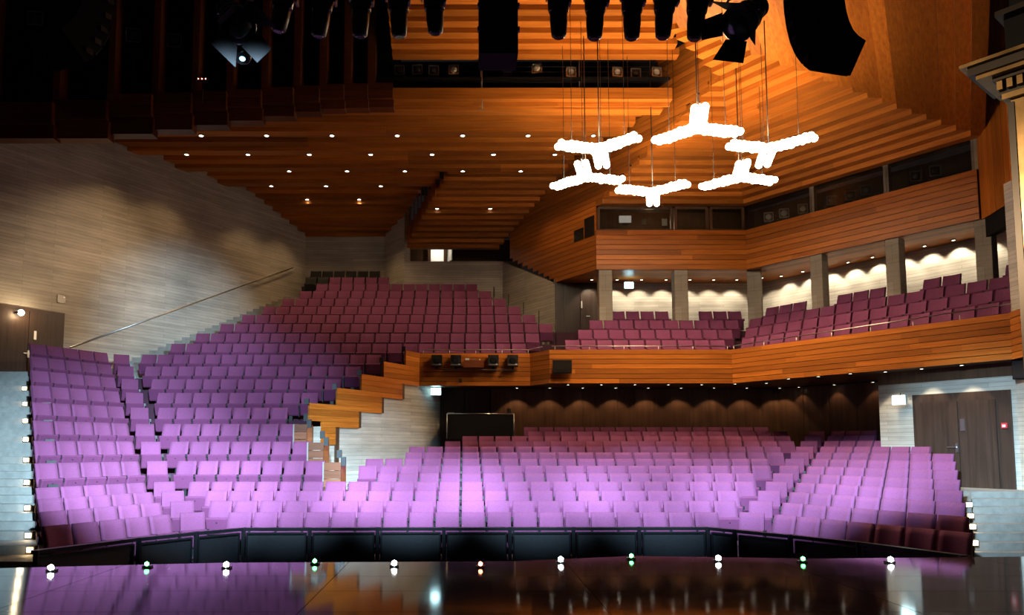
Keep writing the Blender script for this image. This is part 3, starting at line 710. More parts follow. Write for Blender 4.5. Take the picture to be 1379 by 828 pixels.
SB, SP = backrest_mesh(), pan_mesh()
SH = joinboxes([((.268, -.02, .50), (.05, .14, .08))]); SH2 = joinboxes([((0, -.128, .43), (.02, .012, .02))])
SF = joinboxes([((0, .06, .10), (.10, .12, .2)), ((0, .06, .2), (.44, .06, .05)), ((.262, .04, .30), (.02, .16, .34))])
proto = thing('auditorium_chair', 'x', 'chair', (0, 0, 0), 0, 'plum theatre seats')
pydata('backrest', *SB, 'seat', proto, True); pydata('seat_pan', *SP, 'seat_pan', proto)
pydata('hinge', *SH, 'black', proto); pydata('bolt', *SH2, 'black', proto); pydata('pedestal', *SF, 'black', proto)
seats = []      # (x, y, z, rot, rowkind, row, order)
def center_x(n, x0, x1):
    p = .55 if n % 2 == 0 else .535
    k = math.ceil((x0 + .08) / p); out = []
    while -.08 + (k + 1) * p <= x1 + .12:
        out.append(-.08 + (k + .5) * p); k += 1
    return out
def wing(n, K, sgn, cnt, z):
    out = [(K + (.05 * -sgn), ROWY(n) - .02, z, sgn * TH * .5)]
    for k in range(cnt):
        s = .66 + .535 * k; out.append((K + sgn * WC * s, ROWY(n) - WS * s, z, sgn * TH))
    return out
for n in range(1, 23):
    if n <= 12:
        lw = wing(n, KL(n), -1, 5, ZL(n))[::-1]
        x1 = RIGHT_END[n] if n >= 5 else None
    else: lw = []
    if n <= 4:
        row = lw + [(x, ROWY(n), ZS(n), 0) for x in center_x(n, KL(n) + .42, KR(n) - .42)] + wing(n, KR(n), 1, 7, ZS(n))
        seats += [(*s, 'front', n, i + 1) for i, s in enumerate(row)]
    else:
        x0 = KL(n) + .42 if n <= 12 else LEFT_END[n]
        xs, x_ = [], RIGHT_END[n] - .27
        while x_ - .2 > x0: xs.append(x_); x_ -= .545
        row = lw + [(x, ROWY(n), ZL(n), 0) for x in xs[::-1]]
        seats += [(*s, 'left', n, i + 1) for i, s in enumerate(row)]
        if n <= 13:
            row = [(x, ROWY(n), ZS(n), 0) for x in center_x(n, STALLS_L[n], STALLS_R.get(n, KR(n) - .42))]
            if n in RWING:
                if n == 12: row += wing(n, KR(n), 1, 3, ZS(n))
                else: row += wing(n, KR(n), 1, RWING[n], ZS(n))
            seats += [(*s, 'stalls', n, i + 1) for i, s in enumerate(row)]
# balcony rows
for i in range(4):
    o = .8 + .87 * i; z = 5.22 + .49 * i - .87; K = (kx(o), 24.2 + o); y_ = 24.2 + o
    xl = {0: 3.42, 1: 4.0, 2: 4.55, 3: 5.55}[i]
    x_ = xl + .27; j = 1
    while x_ < K[0] - .4:
        if i < 3 or not any(abs(x_ - c.location.x) < .55 for c in columns[:3]):
            seats.append((x_, y_, z, 0, 'balcony', i + 1, j)); j += 1
        x_ += .55
    ang = math.acos(dn2.x); s = .4; e = Vector(boff(BD, o)); Lr = (e - Vector(K)).length - .15 - .1 * i
    while s < Lr:
        p = Vector(K) + dn2 * s
        if i < 3 or not any((Vector((p.x, p.y)) - Vector((c.location.x, c.location.y))).length < .6 for c in columns):
            seats.append((p.x, p.y, z, ang, 'balcony', i + 1, j)); j += 1
        s += .55
def visible(s):
    p = Vector((s[0], s[1], s[2] + .7 - HCAM)); zz = p.y * _c + p.z * _s
    u = CXP + FPX * p.x / zz; v = CYP - FPX * (-p.y * _s + p.z * _c) / zz
    return -15 < u < 1395
seats = [s for s in seats if visible(s)]
def is_black(s): return s[4] == 'left' and (s[5] == 22 or (s[5] == 21 and s[6] <= 2))
blk = [s for s in seats if is_black(s)]; plum = [s for s in seats if not is_black(s)]
plum.sort(key=lambda s: s[0] ** 2 + s[1] ** 2 + s[2] ** 2)
near, far = plum[:298], plum[298:]
def seat_label(s):
    kind, n, k = s[4], s[5], s[6]
    if kind == 'front': return 'plum seat in the unbroken %s row from the stage, %s from left end' % (ordw(n), ordw(k))
    if kind == 'left': return 'plum seat in left tier, %s row from stage, %s from left end' % (ordw(n), ordw(k))
    return 'plum seat in right stalls block, %s row from stage, %s from left end' % (ordw(n), ordw(k))
first = True
for s in near:
    if first: o = proto; o.location = s[:3]; o.rotation_euler = (0, 0, -s[3] if False else (s[3] * -1)); o['label'] = seat_label(s); first = False
    else: o = copytree(proto, s[:3], -s[3], seat_label(s))
    wv = random.uniform(-.012, .012); o.rotation_euler[2] += wv
VV, FF, MI = [], [], []
for s in far:
    co, si = math.cos(-s[3]), math.sin(-s[3])
    for (V, F), mi in ((SB, 0), (SP, 1), (SH, 2), (SF, 2)):
        k = len(VV)
        VV += [(s[0] + x * co - y_ * si, s[1] + x * si + y_ * co, s[2] + z) for x, y_, z in V]
        FF += [tuple(i + k for i in f) for f in F]; MI += [mi] * len(F)
me = bpy.data.meshes.new('distant_seats'); me.from_pydata(VV, [], FF); me.update()
me.polygons.foreach_set('material_index', MI)
so = link('distant_seats', me, ['seat', 'seat_pan', 'black']); so['kind'] = 'stuff'
tag(so, 'plum and dark red seat rows further back in stalls, left tier and balcony', 'seats')
bp_ = thing('covered_chair', 'black covered seat', 'chair', blk[0][:3], 0, 'black covered seats at the top')
pydata('backrest', *SB, 'blackseat', bp_, True); pydata('seat_pan', *SP, 'blackseat', bp_); pydata('pedestal', *SF, 'black', bp_)
for i, s in enumerate(blk):
    lab = 'black covered seat in the topmost row, %s from its left end' % ordw(s[6]) if s[5] == 22 else 'black covered seat below the topmost row, %s from its left end' % ordw(s[6])
    if i == 0: bp_['label'] = lab
    else: copytree(bp_, s[:3], 0, lab)

# ================================================================== LAMPS
def ico(r, sub=1):
    bm = bmesh.new(); bmesh.ops.create_icosphere(bm, subdivisions=sub, radius=r)
    me = bpy.data.meshes.new('bulb'); bm.to_mesh(me); bm.free()
    for p in me.polygons: p.use_smooth = True
    return me
bulb_me = ico(.10, 2); bulb_me.materials.append(M['bulb'])
WARM = (1.0, .63, .28)
ccz = 9.62
CH = [(3.66, 19.53, 75, 'front left star chandelier of the ring of six, above the straight balcony'), (5.90, 18.15, 15, 'nearest and highest star chandelier of the ring of six'),
      (8.24, 19.50, 75, 'front right star chandelier of the ring of six'), (3.63, 21.60, 15, 'rear left star chandelier of the ring of six'),
      (5.97, 22.93, 75, 'farthest and lowest star chandelier of the ring of six'), (8.23, 21.62, 15, 'rear right star chandelier of the ring of six')]
def lamp(kind, parent, loc, watts, size, angle=0, blend=.8, up=False, col=WARM):
    l = bpy.data.lights.new('chandelier_lamp', kind); l.energy = watts; l.color = col; l.shadow_soft_size = size
    if kind == 'SPOT': l.spot_size = math.radians(angle); l.spot_blend = blend
    lo = bpy.data.objects.new('chandelier_lamp', l); COL.objects.link(lo); lo.parent = parent; lo.location = loc
    if up: lo.rotation_euler = (math.pi, 0, 0)
for cx_, cy_, rot, nm in CH:
    t = thing('star_chandelier', nm + ', lit bulbs', 'chandelier', (cx_, cy_, ccz), 0, 'star chandeliers')
    for arm in range(3):
        aa = math.radians(rot + 120 * arm); dx, dy = math.cos(aa), math.sin(aa)
        ar = tube('arm', [(0, 0, .11), (dx * 1.2, dy * 1.2, .11)], .02, 'greymetal', t, 6)
        for k in range(8):
            for sd in (-1, 1):
                r_ = .13 + .145 * k; o = bpy.data.objects.new('bulb', bulb_me); COL.objects.link(o); o.parent = ar
                o.location = (dx * r_ - dy * .115 * sd, dy * r_ + dx * .115 * sd, random.uniform(-.02, .02))
        tube('cable', [(dx * .8, dy * .8, .1), (dx * .8, dy * .8, 4.4)], .008, 'black', t, 4)
    tube('cable', [(0, 0, .1), (0, 0, 4.4)], .016, 'black', t, 5)
    lamp('POINT', t, (0, 0, -.5), 22, .4)
    lamp('SPOT', t, (0, 0, -.45), 470, .4, 142)
    lamp('SPOT', t, (0, 0, .35), 330, .4, 136, .8, True)

def disc_mesh(r):
    V = [(0, 0, 0)] + [(r * math.cos(2 * math.pi * k / 10), r * math.sin(2 * math.pi * k / 10), 0) for k in range(10)]
    me = bpy.data.meshes.new('lit_face'); me.from_pydata(V, [], [(0, 1 + (k + 1) % 10, 1 + k) for k in range(10)]); me.update(); me.materials.append(M['down']); return me
def ring_mesh(r0, r1, h):
    n = 12; V = []
    for (r, z) in ((r0, 0), (r1, 0), (r1, h), (r0, h)):
        V += [(r * math.cos(2 * math.pi * k / n), r * math.sin(2 * math.pi * k / n), z) for k in range(n)]
    F = [(a * n + k, a * n + (k + 1) % n, ((a + 1) % 4) * n + (k + 1) % n, ((a + 1) % 4) * n + k) for a in range(4) for k in range(n)]
    me = bpy.data.meshes.new('rim'); me.from_pydata(V, [], F); me.update(); me.materials.append(M['black']); return me
DM, RM = disc_mesh(.075), ring_mesh(.075, .10, .03)
DM2, RM2 = disc_mesh(.05), ring_mesh(.05, .07, .03)
def downlight(loc, label, group, watts=0, angle=60, col=WARM, small=False, tgt=None, blend=.6):
    t = thing('ceiling_downlight', label, 'downlight', (loc[0], loc[1], loc[2] - .03), 0, group)
    a = bpy.data.objects.new('lit_face', DM2 if small else DM); COL.objects.link(a); a.parent = t; a.location = (0, 0, .004)
    r = bpy.data.objects.new('rim', RM2 if small else RM); COL.objects.link(r); r.parent = t
    if watts:
        l = bpy.data.lights.new('downlight_lamp', 'SPOT'); l.energy = watts; l.color = col; l.spot_size = math.radians(angle); l.spot_blend = blend; l.shadow_soft_size = .04
        lo = bpy.data.objects.new('downlight_lamp', l); COL.objects.link(lo); lo.parent = t; lo.location = (0, 0, -.03)
        if tgt:
            d = Vector(tgt) - Vector((loc[0], loc[1], loc[2] - .06)); lo.rotation_euler = d.to_track_quat('-Z', 'Y').to_euler()
S_ = 2.28
ceil_rows = {0: (-5, 2, 0), 1: (-5, 1, .5), 2: (-3, 1, 0), 3: (-4, -2, .5), 4: (-3, -2, 0)}
for r, (a, b_, h) in ceil_rows.items():
    for j, k in enumerate(range(a, b_ + 1)):
        x = (k + h) * S_ - .05
        downlight((x, LAMPY[r], ZC), 'small round downlight in the %s ceiling row from the stage, %s from the left' % (ordw(r + 1), ordw(j + 1)), 'centre ceiling downlights', 130, 100)
for j, x in enumerate((-1.14, 1.10)):
    downlight((x, 30.6, ZC - .02 - .158 * 5), 'small round downlight in the dropped rear ceiling panel, %s one' % ('left', 'right')[j], 'rear panel downlights', 40, 90)
# downlights over the balcony, washing its back wall
soff = [(797, 376), (831, 376), (864, 376), (897, 376), (929, 376), (961, 376), (992, 376)]
soffr = [(1026, 373.5), (1052, 371), (1081, 365), (1112, 359), (1142, 352.5), (1175, 345.5), (1245, 330.5), (1284, 322.5)]
k = 0
for u, v in soff + soffr + [(1210, 338), (1322, 314)]:
    P = at_z(u, v, UZ0 - .012); k += 1
    if (u, v) in soff: tg = (P.x, BKC + .1, 6.6)
    else: tg = (P.x + nn.x * .75, P.y + nn.y * .75, 6.6)
    downlight(P, 'small downlight in the soffit over the balcony back wall, %s from the left' % ordw(sorted([q[0] for q in soff + soffr] + [1210, 1322]).index(u) + 1), 'balcony soffit downlights', 85, 90, (1.0, .84, .60), True, tg, .5)
# downlights under the balcony
for i in range(9):
    x = 1.85 + 1.15 * i; P = (x, 25.92, BZ0 - .002)
    downlight(P, 'small downlight under the balcony by the stalls back wall, %s from the left' % ordw(i + 1), 'under balcony downlights', 40, 96, (1.0, .62, .32), True, (x, 26.15, 1.5), .3)
for i in range(3):
    P = (11.55 + .72 * i, 25.55 - 1.02 * i, BZ0 - .002)
    downlight(P, 'small downlight by the dark slanting stalls wall, %s from the left' % ordw(i + 1), 'slanting wall downlights', 14, 84, (1.0, .60, .32), True, (P[0] + .06, P[1] + .05, 1.5), .25)
for i, (u, v) in enumerate([(765, 518), (810, 518), (855, 518), (900, 518), (945, 518), (990, 517), (1032, 516), (1062, 510), (1102, 507), (1145, 503)]):
    P = at_z(u, v - 1, BZ0 - .002)
    downlight(P, 'small downlight near the balcony edge above the stalls, %s from the left' % ordw(i + 1), 'balcony edge downlights', 24, 95, (1.0, .62, .36), True)
for i, (u, v) in enumerate([(1192, 499.5), (1241, 495.5), (1295, 490.5)]):
    P = at_z(u, v, BZ0 - .002); d = Vector((.87, .5))
    downlight(P, 'small downlight over the right double door wall, %s from the left' % ordw(i + 1), 'right door downlights', 70, 70, (1.0, .86, .62), True, (P.x + .35, P.y + .2, 1.8), .4)

# step lights
def steplight(loc, rz, label, group, wts=1.6):
    t = thing('step_light', label, 'step light', loc, rz, group)
    box('housing', (0, .02, 0), (.16, .03, .13), 'black', t); box('lit_face', (0, 0, 0), (.12, .02, .095), 'steplight', t)
    l = bpy.data.lights.new('step_lamp', 'POINT'); l.energy = wts; l.color = (1.0, .7, .36); l.shadow_soft_size = .05
    lo = bpy.data.objects.new('step_lamp', l); COL.objects.link(lo); lo.parent = t; lo.location = (0, -.08, 0)
for j, n in enumerate(range(3, 12)):
    x, y_ = WEND(n)
    steplight((x - .20, y_ - .06, ZL(n) - .075), 0, 'lit amber step light on the left stair, %s from the bottom' % ordw(j + 1), 'left stair step lights')
for j, (u, v) in enumerate([(1313, 731), (1310, 709), (1307, 694.5), (1305, 679.5)]):
    Y = [15.42, 16.02, 16.32, 16.62][j]; P = at_y(u, v, Y)
    steplight((P.x, P.y, P.z), 0, 'lit amber step light on the right stair, %s from the bottom' % ordw(j + 1), 'right stair step lights', 1.2)
# star light by the left door
P = on_plane(23, 422, LW0, LW1)
t = thing('wall_lamp', 'single bright round lamp above the dark left door', 'lamp', (P.x + lnn.x * .25, P.y + lnn.y * .25, P.z))
o = link('lamp_bulb', ico(.10, 2), 'bulb', t); box('bracket', (-.08, -.05, .0), (.12, .08, .06), 'black', t)
l = bpy.data.lights.new('wall_lamp_light', 'POINT'); l.energy = 40; l.color = (1, .7, .38); l.shadow_soft_size = .1
lo = bpy.data.objects.new('wall_lamp_light', l); COL.objects.link(lo); lo.parent = t; lo.location = (lnn.x * .2, lnn.y * .2, -.05)

# stage edge markers
leds = [(69, 764, 'led_w', 'white'), (198, 759, 'led_g', 'green'), (305, 760, 'led_w', 'white'), (424, 755, 'led_g', 'green'), (531, 758, 'led_w', 'white'), (647, 759, 'led_r', 'red'), (755, 753, 'led_w', 'white'), (850, 748, 'led_g', 'green'), (967, 751, 'led_w', 'white'), (1081, 752, 'led_g', 'green'), (1199, 753, 'led_w', 'white')]
cnt = {}
for u, v, m, cn in leds:
    cnt[cn] = cnt.get(cn, 0) + 1
    P = at_z(u, v + 2, .03); P.y = min(P.y, edge_y(P.x) - .05)
    lab = 'tiny %s marker light on the stage edge, %s %s one from the left' % (cn, ordw(cnt[cn]), cn) if cn != 'red' else 'tiny red marker light on the stage edge, the only red one'
    t = thing('stage_marker_light', lab, 'light', (P.x, P.y, 0), 0, 'stage edge marker lights')
    box('base', (0, .02, .012), (.12, .08, .022), 'black', t); o = link('lit_lens', ico(.032 if cn != 'white' else .042, 1), m, t); o.location = (0, -.01, .05)

# exit signs
def exit_sign(P, rz, label, wts):
    t = thing('exit_sign', label, 'sign', (P.x, P.y, P.z), rz, 'lit exit signs')
    box('housing', (0, .05, 0), (.36, .08, .26), 'white', t); f = box('lit_face', (0, 0, 0), (.34, .03, .24), 'exit', t)
    box('hanger', (0, .05, .16), (.05, .05, .08), 'greymetal', t)
    l = bpy.data.lights.new('exit_lamp', 'POINT'); l.energy = wts; l.color = (.5, .9, 1); l.shadow_soft_size = .1
    lo = bpy.data.objects.new('exit_lamp', l); COL.objects.link(lo); lo.parent = t; lo.location = (0, -.18, 0)
exit_sign(on_plane(587, 527, (PQ(20) + .2, 20), (PQ(26) + .2, 26)), 0, 'lit white exit sign at the stepped concrete wall by the stalls doors', 3)
exit_sign(at_y(847, 384, 28.6), 0, 'lit white exit sign hanging in the upper balcony', 3)
P = on_plane(1219, 539, CR0, CR1); P.x -= .25; P.y -= .12
exit_sign(P, math.atan2(CR1[1] - CR0[1], CR1[0] - CR0[0]), 'lit white exit sign beside the right double door', 3)

# ================================================================== STAGE EQUIPMENT
def lathe(name, prof, m, parent, seg=14, axis=None, loc=(0, 0, 0)):
    # profile of (radius, distance along axis); axis is a direction vector
    ax = Vector(axis or (0, 0, -1)).normalized(); u = ax.orthogonal().normalized(); v = ax.cross(u); V, F = [], []
    for r, h in prof:
        for k in range(seg):
            a = 2 * math.pi * k / seg; V.append(Vector(loc) + ax * h + u * (r * math.cos(a)) + v * (r * math.sin(a)))
    for i in range(len(prof) - 1):
        for k in range(seg): F.append((i * seg + k, i * seg + (k + 1) % seg, (i + 1) * seg + (k + 1) % seg, (i + 1) * seg + k))
    F.append(tuple(range(seg - 1, -1, -1))); F.append(tuple((len(prof) - 1) * seg + k for k in range(seg)))
    o = pydata(name, V, F, m, parent)
    for p in o.data.polygons: p.use_smooth = len(p.vertices) == 4
    bm = bmesh.new(); bm.from_mesh(o.data); bmesh.ops.recalc_face_normals(bm, faces=bm.faces); bm.to_mesh(o.data); bm.free()
    return o
YR = 9.5
t = thing('lighting_bar', 'black lighting pipe above the stage edge, just over the picture', 'pipe', (0, YR, 8.05))
tube('pipe', [(-4.2, 0, 0), (4.2, 0, 0)], .03, 'black', t)
# hanging profile spotlights, seen from the stage
lamps = [(385, 40, .5), (437, 46, .35), (487, 46, .12), (536, 46, -.05), (584, 42, -.1), (752, 47, -.05), (803, 49, .06), (852, 49, .0), (897, 48, .12), (942, 50, .2)]
for i, (u, vb, lean) in enumerate(lamps):
    P = at_y(u, 5, YR); zb = at_y(u, vb, YR).z
    t = thing('profile_spotlight', 'black profile spotlight hanging over the stage, %s from the left' % ordw(i + 1), 'spotlight', (P.x, YR, 8.05), 0, 'hanging spotlights over the stage')
    top = Vector((0, 0, -.30)); ax = Vector((-lean * .4, .12, -1)).normalized(); ln = (8.05 - zb) - .30
    box('clamp', (0, 0, -.02), (.07, .09, .12), 'black', t)
    box('yoke', (0, 0, -.10), (.33, .05, .03), 'black', t); box('yoke_arm', (-.16, 0, -.30), (.02, .05, .40), 'black', t); box('yoke_arm', (.16, 0, -.30), (.02, .05, .40), 'black', t)
    lathe('body', [(.10, -.18), (.145, -.12), (.15, .12), (.14, ln * .45), (.13, ln * .5)], 'blackgloss', t, axis=ax, loc=top)
    lathe('barrel', [(.118, ln * .42), (.118, ln * .70), (.10, ln * .96), (.07, ln)], 'black', t, axis=ax, loc=top)
    lathe('lens', [(.075, ln - .002), (.06, ln + .006)], 'lens', t, axis=ax, loc=top)
    box('side_plate', (.15, -.02, -.42), (.03, .12, .28), 'black', t)
# two big barn-door lamps
def barndoor(P, ax, label, roll=0.0):
    t = thing('barn_door_spotlight', label, 'spotlight', (P.x, P.y, P.z), 0, 'barn door spotlights')
    ax = Vector(ax).normalized(); up = Vector((0, 0, 1)); rt = ax.cross(up).normalized(); u2 = rt.cross(ax)
    lathe('rear_housing', [(.11, -.36), (.13, -.34), (.135, -.12)], 'blackgloss', t, 18, ax)
    lathe('body', [(.165, -.14), (.175, -.10), (.175, .06), (.155, .07)], 'blackgloss', t, 18, ax)
    lathe('front_ring', [(.19, .06), (.20, .08), (.20, .12), (.185, .13)], 'blackgloss', t, 18, ax)
    lathe('fin', [(.18, -.02), (.19, -.015), (.19, .0), (.18, .005)], 'greymetal', t, 18, ax)
    lathe('lens', [(.15, .125), (.10, .145), (.03, .155)], 'lens', t, 18, ax)
    for k in range(4):
        a = roll + k * math.pi / 2; d = rt * math.cos(a) + u2 * math.sin(a); p = ax.cross(d)
        h = ax * .13 + d * .17; e = h + (ax * .75 + d * .66).normalized() * .24
        w0, w1 = .13, (.19 if k % 2 else .11); th = (ax * .66 - d * .75) * .006
        V = [h - p * w0, h + p * w0, e + p * w1, e - p * w1]; V += [v + th for v in V]
        pydata('barn_door', V, BF, 'matt', t)
    y0 = P * 0
    for s in (-1, 1): tube('yoke_arm', [rt * .21 * s + ax * -.02, rt * .21 * s + Vector((0, 0, .34))], .014, 'black', t, 6)
    tube('yoke', [rt * -.21 + Vector((0, 0, .34)), rt * .21 + Vector((0, 0, .34))], .014, 'black', t, 6)
    tube('hanger', [(0, 0, .34), (0, 0, .9)], .02, 'black', t, 6)
    tube('power_cable', [ax * -.36, ax * -.45 + Vector((0, 0, -.05)), ax * -.42 + Vector((.05, 0, .1)), Vector((.1, 0, .5))], .008, 'black', t, 5)
barndoor(at_y(1000, 27, 8.0), (-.62, -.30, -.62), 'large black barn door spotlight pointing left, below the bar beside the right speaker', .6)
barndoor(at_y(318, 30, 8.0), (.45, -.45, -.75), 'large black barn door spotlight with blue glints, left end of the lighting bar', .4)
t = thing('moving_light', 'dark lamp with a small blue lit lens under the left barn door spotlight', 'spotlight', tuple(at_y(327, 70, 8.4)))
lathe('body', [(.06, -.10), (.10, -.06), (.10, .10), (.08, .12)], 'black', t, 12, (.1, -.4, -.9)); lathe('lit_lens', [(.035, .121), (.02, .13)], 'led_b', t, 10, (.1, -.4, -.9))
tube('hanger', [(0, 0, .05), (0, .1, .75)], .02, 'black', t, 6)
# loudspeakers
cc = thing('centre_loudspeaker', 'black box loudspeaker cluster hanging at the top centre', 'loudspeaker', tuple(at_y(671.5, 72, 8.6)))
box('cabinet', (0, .2, .22), (.47, .42, .44), 'matt', cc); box('cabinet', (0, .2, .68), (.47, .42, .46), 'matt', cc)
for k in range(4): box('rigging_bracket', (.245 if k % 2 else -.245, .0, .3 + .3 * (k // 2)), (.02, .06, .05), 'black', cc)
box('grille', (0, -.015, .45), (.44, .01, .86), 'black', cc)
def line_array(P, yaw, label, n=6, sc=1.0):
    t = thing('line_array', label, 'loudspeaker', tuple(P), yaw, 'line array loudspeakers')
    a = 0.0; pos = Vector((0, 0, 0)); w_ = .74 * sc
    # lowest cabinet first, each above leaning back less
    ang = [42, 32, 22, 14, 8, 4, 1]
    base = Vector((0, 0, 0))
    for i in range(n):
        r = math.radians(ang[i]); up = Vector((0, -math.sin(r), math.cos(r))); fw = Vector((0, -math.cos(r), -math.sin(r)))
        h = .26 * sc; V = []
        for q in (base, base + up * (h - .006)):
            for x, d in ((-w_ / 2, 0), (w_ / 2, 0), (w_ / 2 * .86, .52), (-w_ / 2 * .86, .52)):
                V.append(q + Vector((x, 0, 0)) - fw * d * sc)
        pydata('cabinet', V, BF, 'matt', t)
        c = base + up * h / 2 + fw * .008; V2 = []
        for q in (c - up * h * .42, c + up * h * .42):
            for x, d in ((-w_ * .46, .012), (w_ * .46, .012), (w_ * .46, 0), (-w_ * .46, 0)): V2.append(q + Vector((x, 0, 0)) + fw * (.012 - d))
        pydata('grille', V2, [(0, 1, 2, 3), (4, 7, 6, 5), (0, 4, 5, 1), (1, 5, 6, 2), (2, 6, 7, 3), (3, 7, 4, 0)], 'black', t)
        for s in (-1, 1): box('rigging_plate', tuple(base + up * h + Vector((s * w_ * .505, .1, 0))), (.02, .1, .08), 'black', t)
        base = base + up * h
    return t
line_array(at_y(1118, 98, 9.6), -2.88, 'black curved line array loudspeaker hanging at the upper right', 6, .88)
line_array(at_y(92, 90, 9.6), 2.7, 'dark curved line array loudspeaker hanging at the upper left', 7, .88)

# theatre lanterns with square fronts behind grilles and windows
def lantern(P, rz, label, group, sz=.26, bright=False, tilt=0):
    t = thing('theatre_lantern', label, 'spotlight', tuple(P), rz, group)
    box('body', (0, .17, 0), (sz, .34, sz), 'greymetal' if bright else 'black', t)
    f = sz * 1.15
    for dx, dz, sx, sy in ((0, f / 2, f, .03), (0, -f / 2, f, .03), (-f / 2, 0, .03, f), (f / 2, 0, .03, f)): box('front_frame', (dx, -.02, dz), (sx, .04, sy), 'steel' if bright else 'greymetal', t)
    lathe('lens', [(sz * .42, .0), (sz * .36, .03), (sz * .15, .05)], 'reflector' if bright else 'lens', t, 12, (0, -1, 0))
    box('lamp_house', (0, .18, sz * .6), (sz * .6, .2, sz * .3), 'reflector' if bright else 'greymetal', t)
    for s in (-1, 1): box('yoke_arm', (s * sz * .6, .1, -sz * .5), (.02, .04, sz * 1.2), 'black', t)
    box('yoke', (0, .1, -sz * 1.1), (sz * 1.25, .04, .02), 'black', t)
    return t
bl = [(538, 95, 0), (562, 94, 0), (584, 95, 0), (611, 94, 1), (683, 88, 1), (723, 92, 1), (769, 97, 1), (831, 97, 1), (856, 99, 0), (884, 97, 1)]
for i, (u, v, br_) in enumerate(bl):
    lantern(at_y(u, v, YB + .35), random.uniform(-.2, .2), 'square-fronted theatre lantern in the ceiling lighting bridge, %s from the left' % ordw(i + 1), 'lighting bridge lanterns', .27, bool(br_))
gl_ = [(1035, 292, 1), (1056, 287, 1), (1081, 281, 1), (1120, 270, 0), (1145, 263, 0), (1166, 256, 0), (1233, 237, 0), (1259, 230, 0)]
for i, (u, v, br_) in enumerate(gl_):
    P = on_plane(u, v, off(UM, .45), off(UE, .45))
    lantern(P, -.25, 'theatre lantern behind the right gallery windows, %s from the left' % ordw(i + 1), 'gallery lanterns', .27, bool(br_))
# control room: desk monitor and papers
t = thing('control_monitor', 'pale lit monitor on the control room desk behind glass', 'monitor', tuple(at_y(842, 301, 27.75)))
box('screen', (0, 0, .17), (.46, .03, .27), 'screen', t); box('stand', (0, .02, .02), (.05, .05, .08), 'black', t); box('foot', (0, .03, -.02), (.2, .14, .02), 'black', t)
t = thing('notice_sheet', 'small white notice hanging in the control room behind glass', 'paper', tuple(at_y(895, 299, 28.3))); box('sheet', (0, 0, 0), (.2, .012, .28), 'white', t); box('clip', (0, -.01, .13), (.06, .02, .03), 'greymetal', t)
t = thing('notice_board', 'small grey notice board in the control room behind glass', 'paper', tuple(at_y(867, 298, 28.3))); box('sheet', (0, 0, 0), (.16, .012, .22), 'greymetal', t); box('clip', (0, -.01, .1), (.05, .02, .03), 'black', t)
l = bpy.data.lights.new('control_room_lamp', 'POINT'); l.energy = 16; l.color = (1, .7, .4); l.shadow_soft_size = .2
lo = bpy.data.objects.new('control_room_lamp', l); COL.objects.link(lo); lo.location = (7.2, 28.4, 10.2)

# ---- left lighting gallery: dark openings between posts, stepped parapet below
lg = struct(prism('wall_left_gallery', [(-16, 23.9), (BX0, 23.9), (BX0, 24.0), (-16, 24.0)], 13.3, 19, 'matt'))
px = [529, 495, 463, 430, 395, 352, 305, 258, 205, 145, 72, -20]
vb = [110, 111, 112, 113, 115, 117, 120, 122, 124, 126, 134, 137]
vm = [133, 131, 131, 132, 136, 139, 143, 147, 151, 155, 160, 166]
vl = [143, 142, 143, 144, 148, 154, 160, 166, 172, 178, 184, 184]
for i in range(len(px) - 1):
    Y = YB - .16 * i - .30; a, b_ = at_y(px[i + 1], 100, Y), at_y(px[i], 100, Y)
    zo, zm, zl = at_y(px[i], vb[i + 1], Y).z, at_y(px[i], vm[i + 1], Y).z, at_y(px[i], vl[i + 1], Y).z
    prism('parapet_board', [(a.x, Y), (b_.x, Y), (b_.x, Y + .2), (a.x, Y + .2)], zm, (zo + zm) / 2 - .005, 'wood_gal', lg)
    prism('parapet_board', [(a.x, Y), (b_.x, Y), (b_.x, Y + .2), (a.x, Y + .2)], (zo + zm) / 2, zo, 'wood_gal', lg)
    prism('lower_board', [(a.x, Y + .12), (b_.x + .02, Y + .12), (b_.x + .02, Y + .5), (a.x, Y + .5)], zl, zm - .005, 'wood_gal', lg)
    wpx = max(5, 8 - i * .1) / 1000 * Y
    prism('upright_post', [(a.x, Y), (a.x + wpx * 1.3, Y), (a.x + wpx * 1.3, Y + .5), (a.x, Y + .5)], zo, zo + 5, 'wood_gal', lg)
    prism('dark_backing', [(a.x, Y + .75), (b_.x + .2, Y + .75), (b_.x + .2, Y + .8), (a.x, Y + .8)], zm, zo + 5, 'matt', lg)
for j, (u, v, Y) in enumerate([(180, 48, 21.7), (235, 55, 21.9), (48, 25, 21.35)]):
    lt_ = lantern(at_y(u, v, Y), .15, 'dim theatre lantern in the dark left lighting gallery, %s' % ['left of the middle post', 'the right one', 'nearest the picture edge'][j], 'left gallery lanterns', .36)
    tube('stand', [(0, .12, -.4), (0, .12, -2.2)], .025, 'black', lt_, 6)

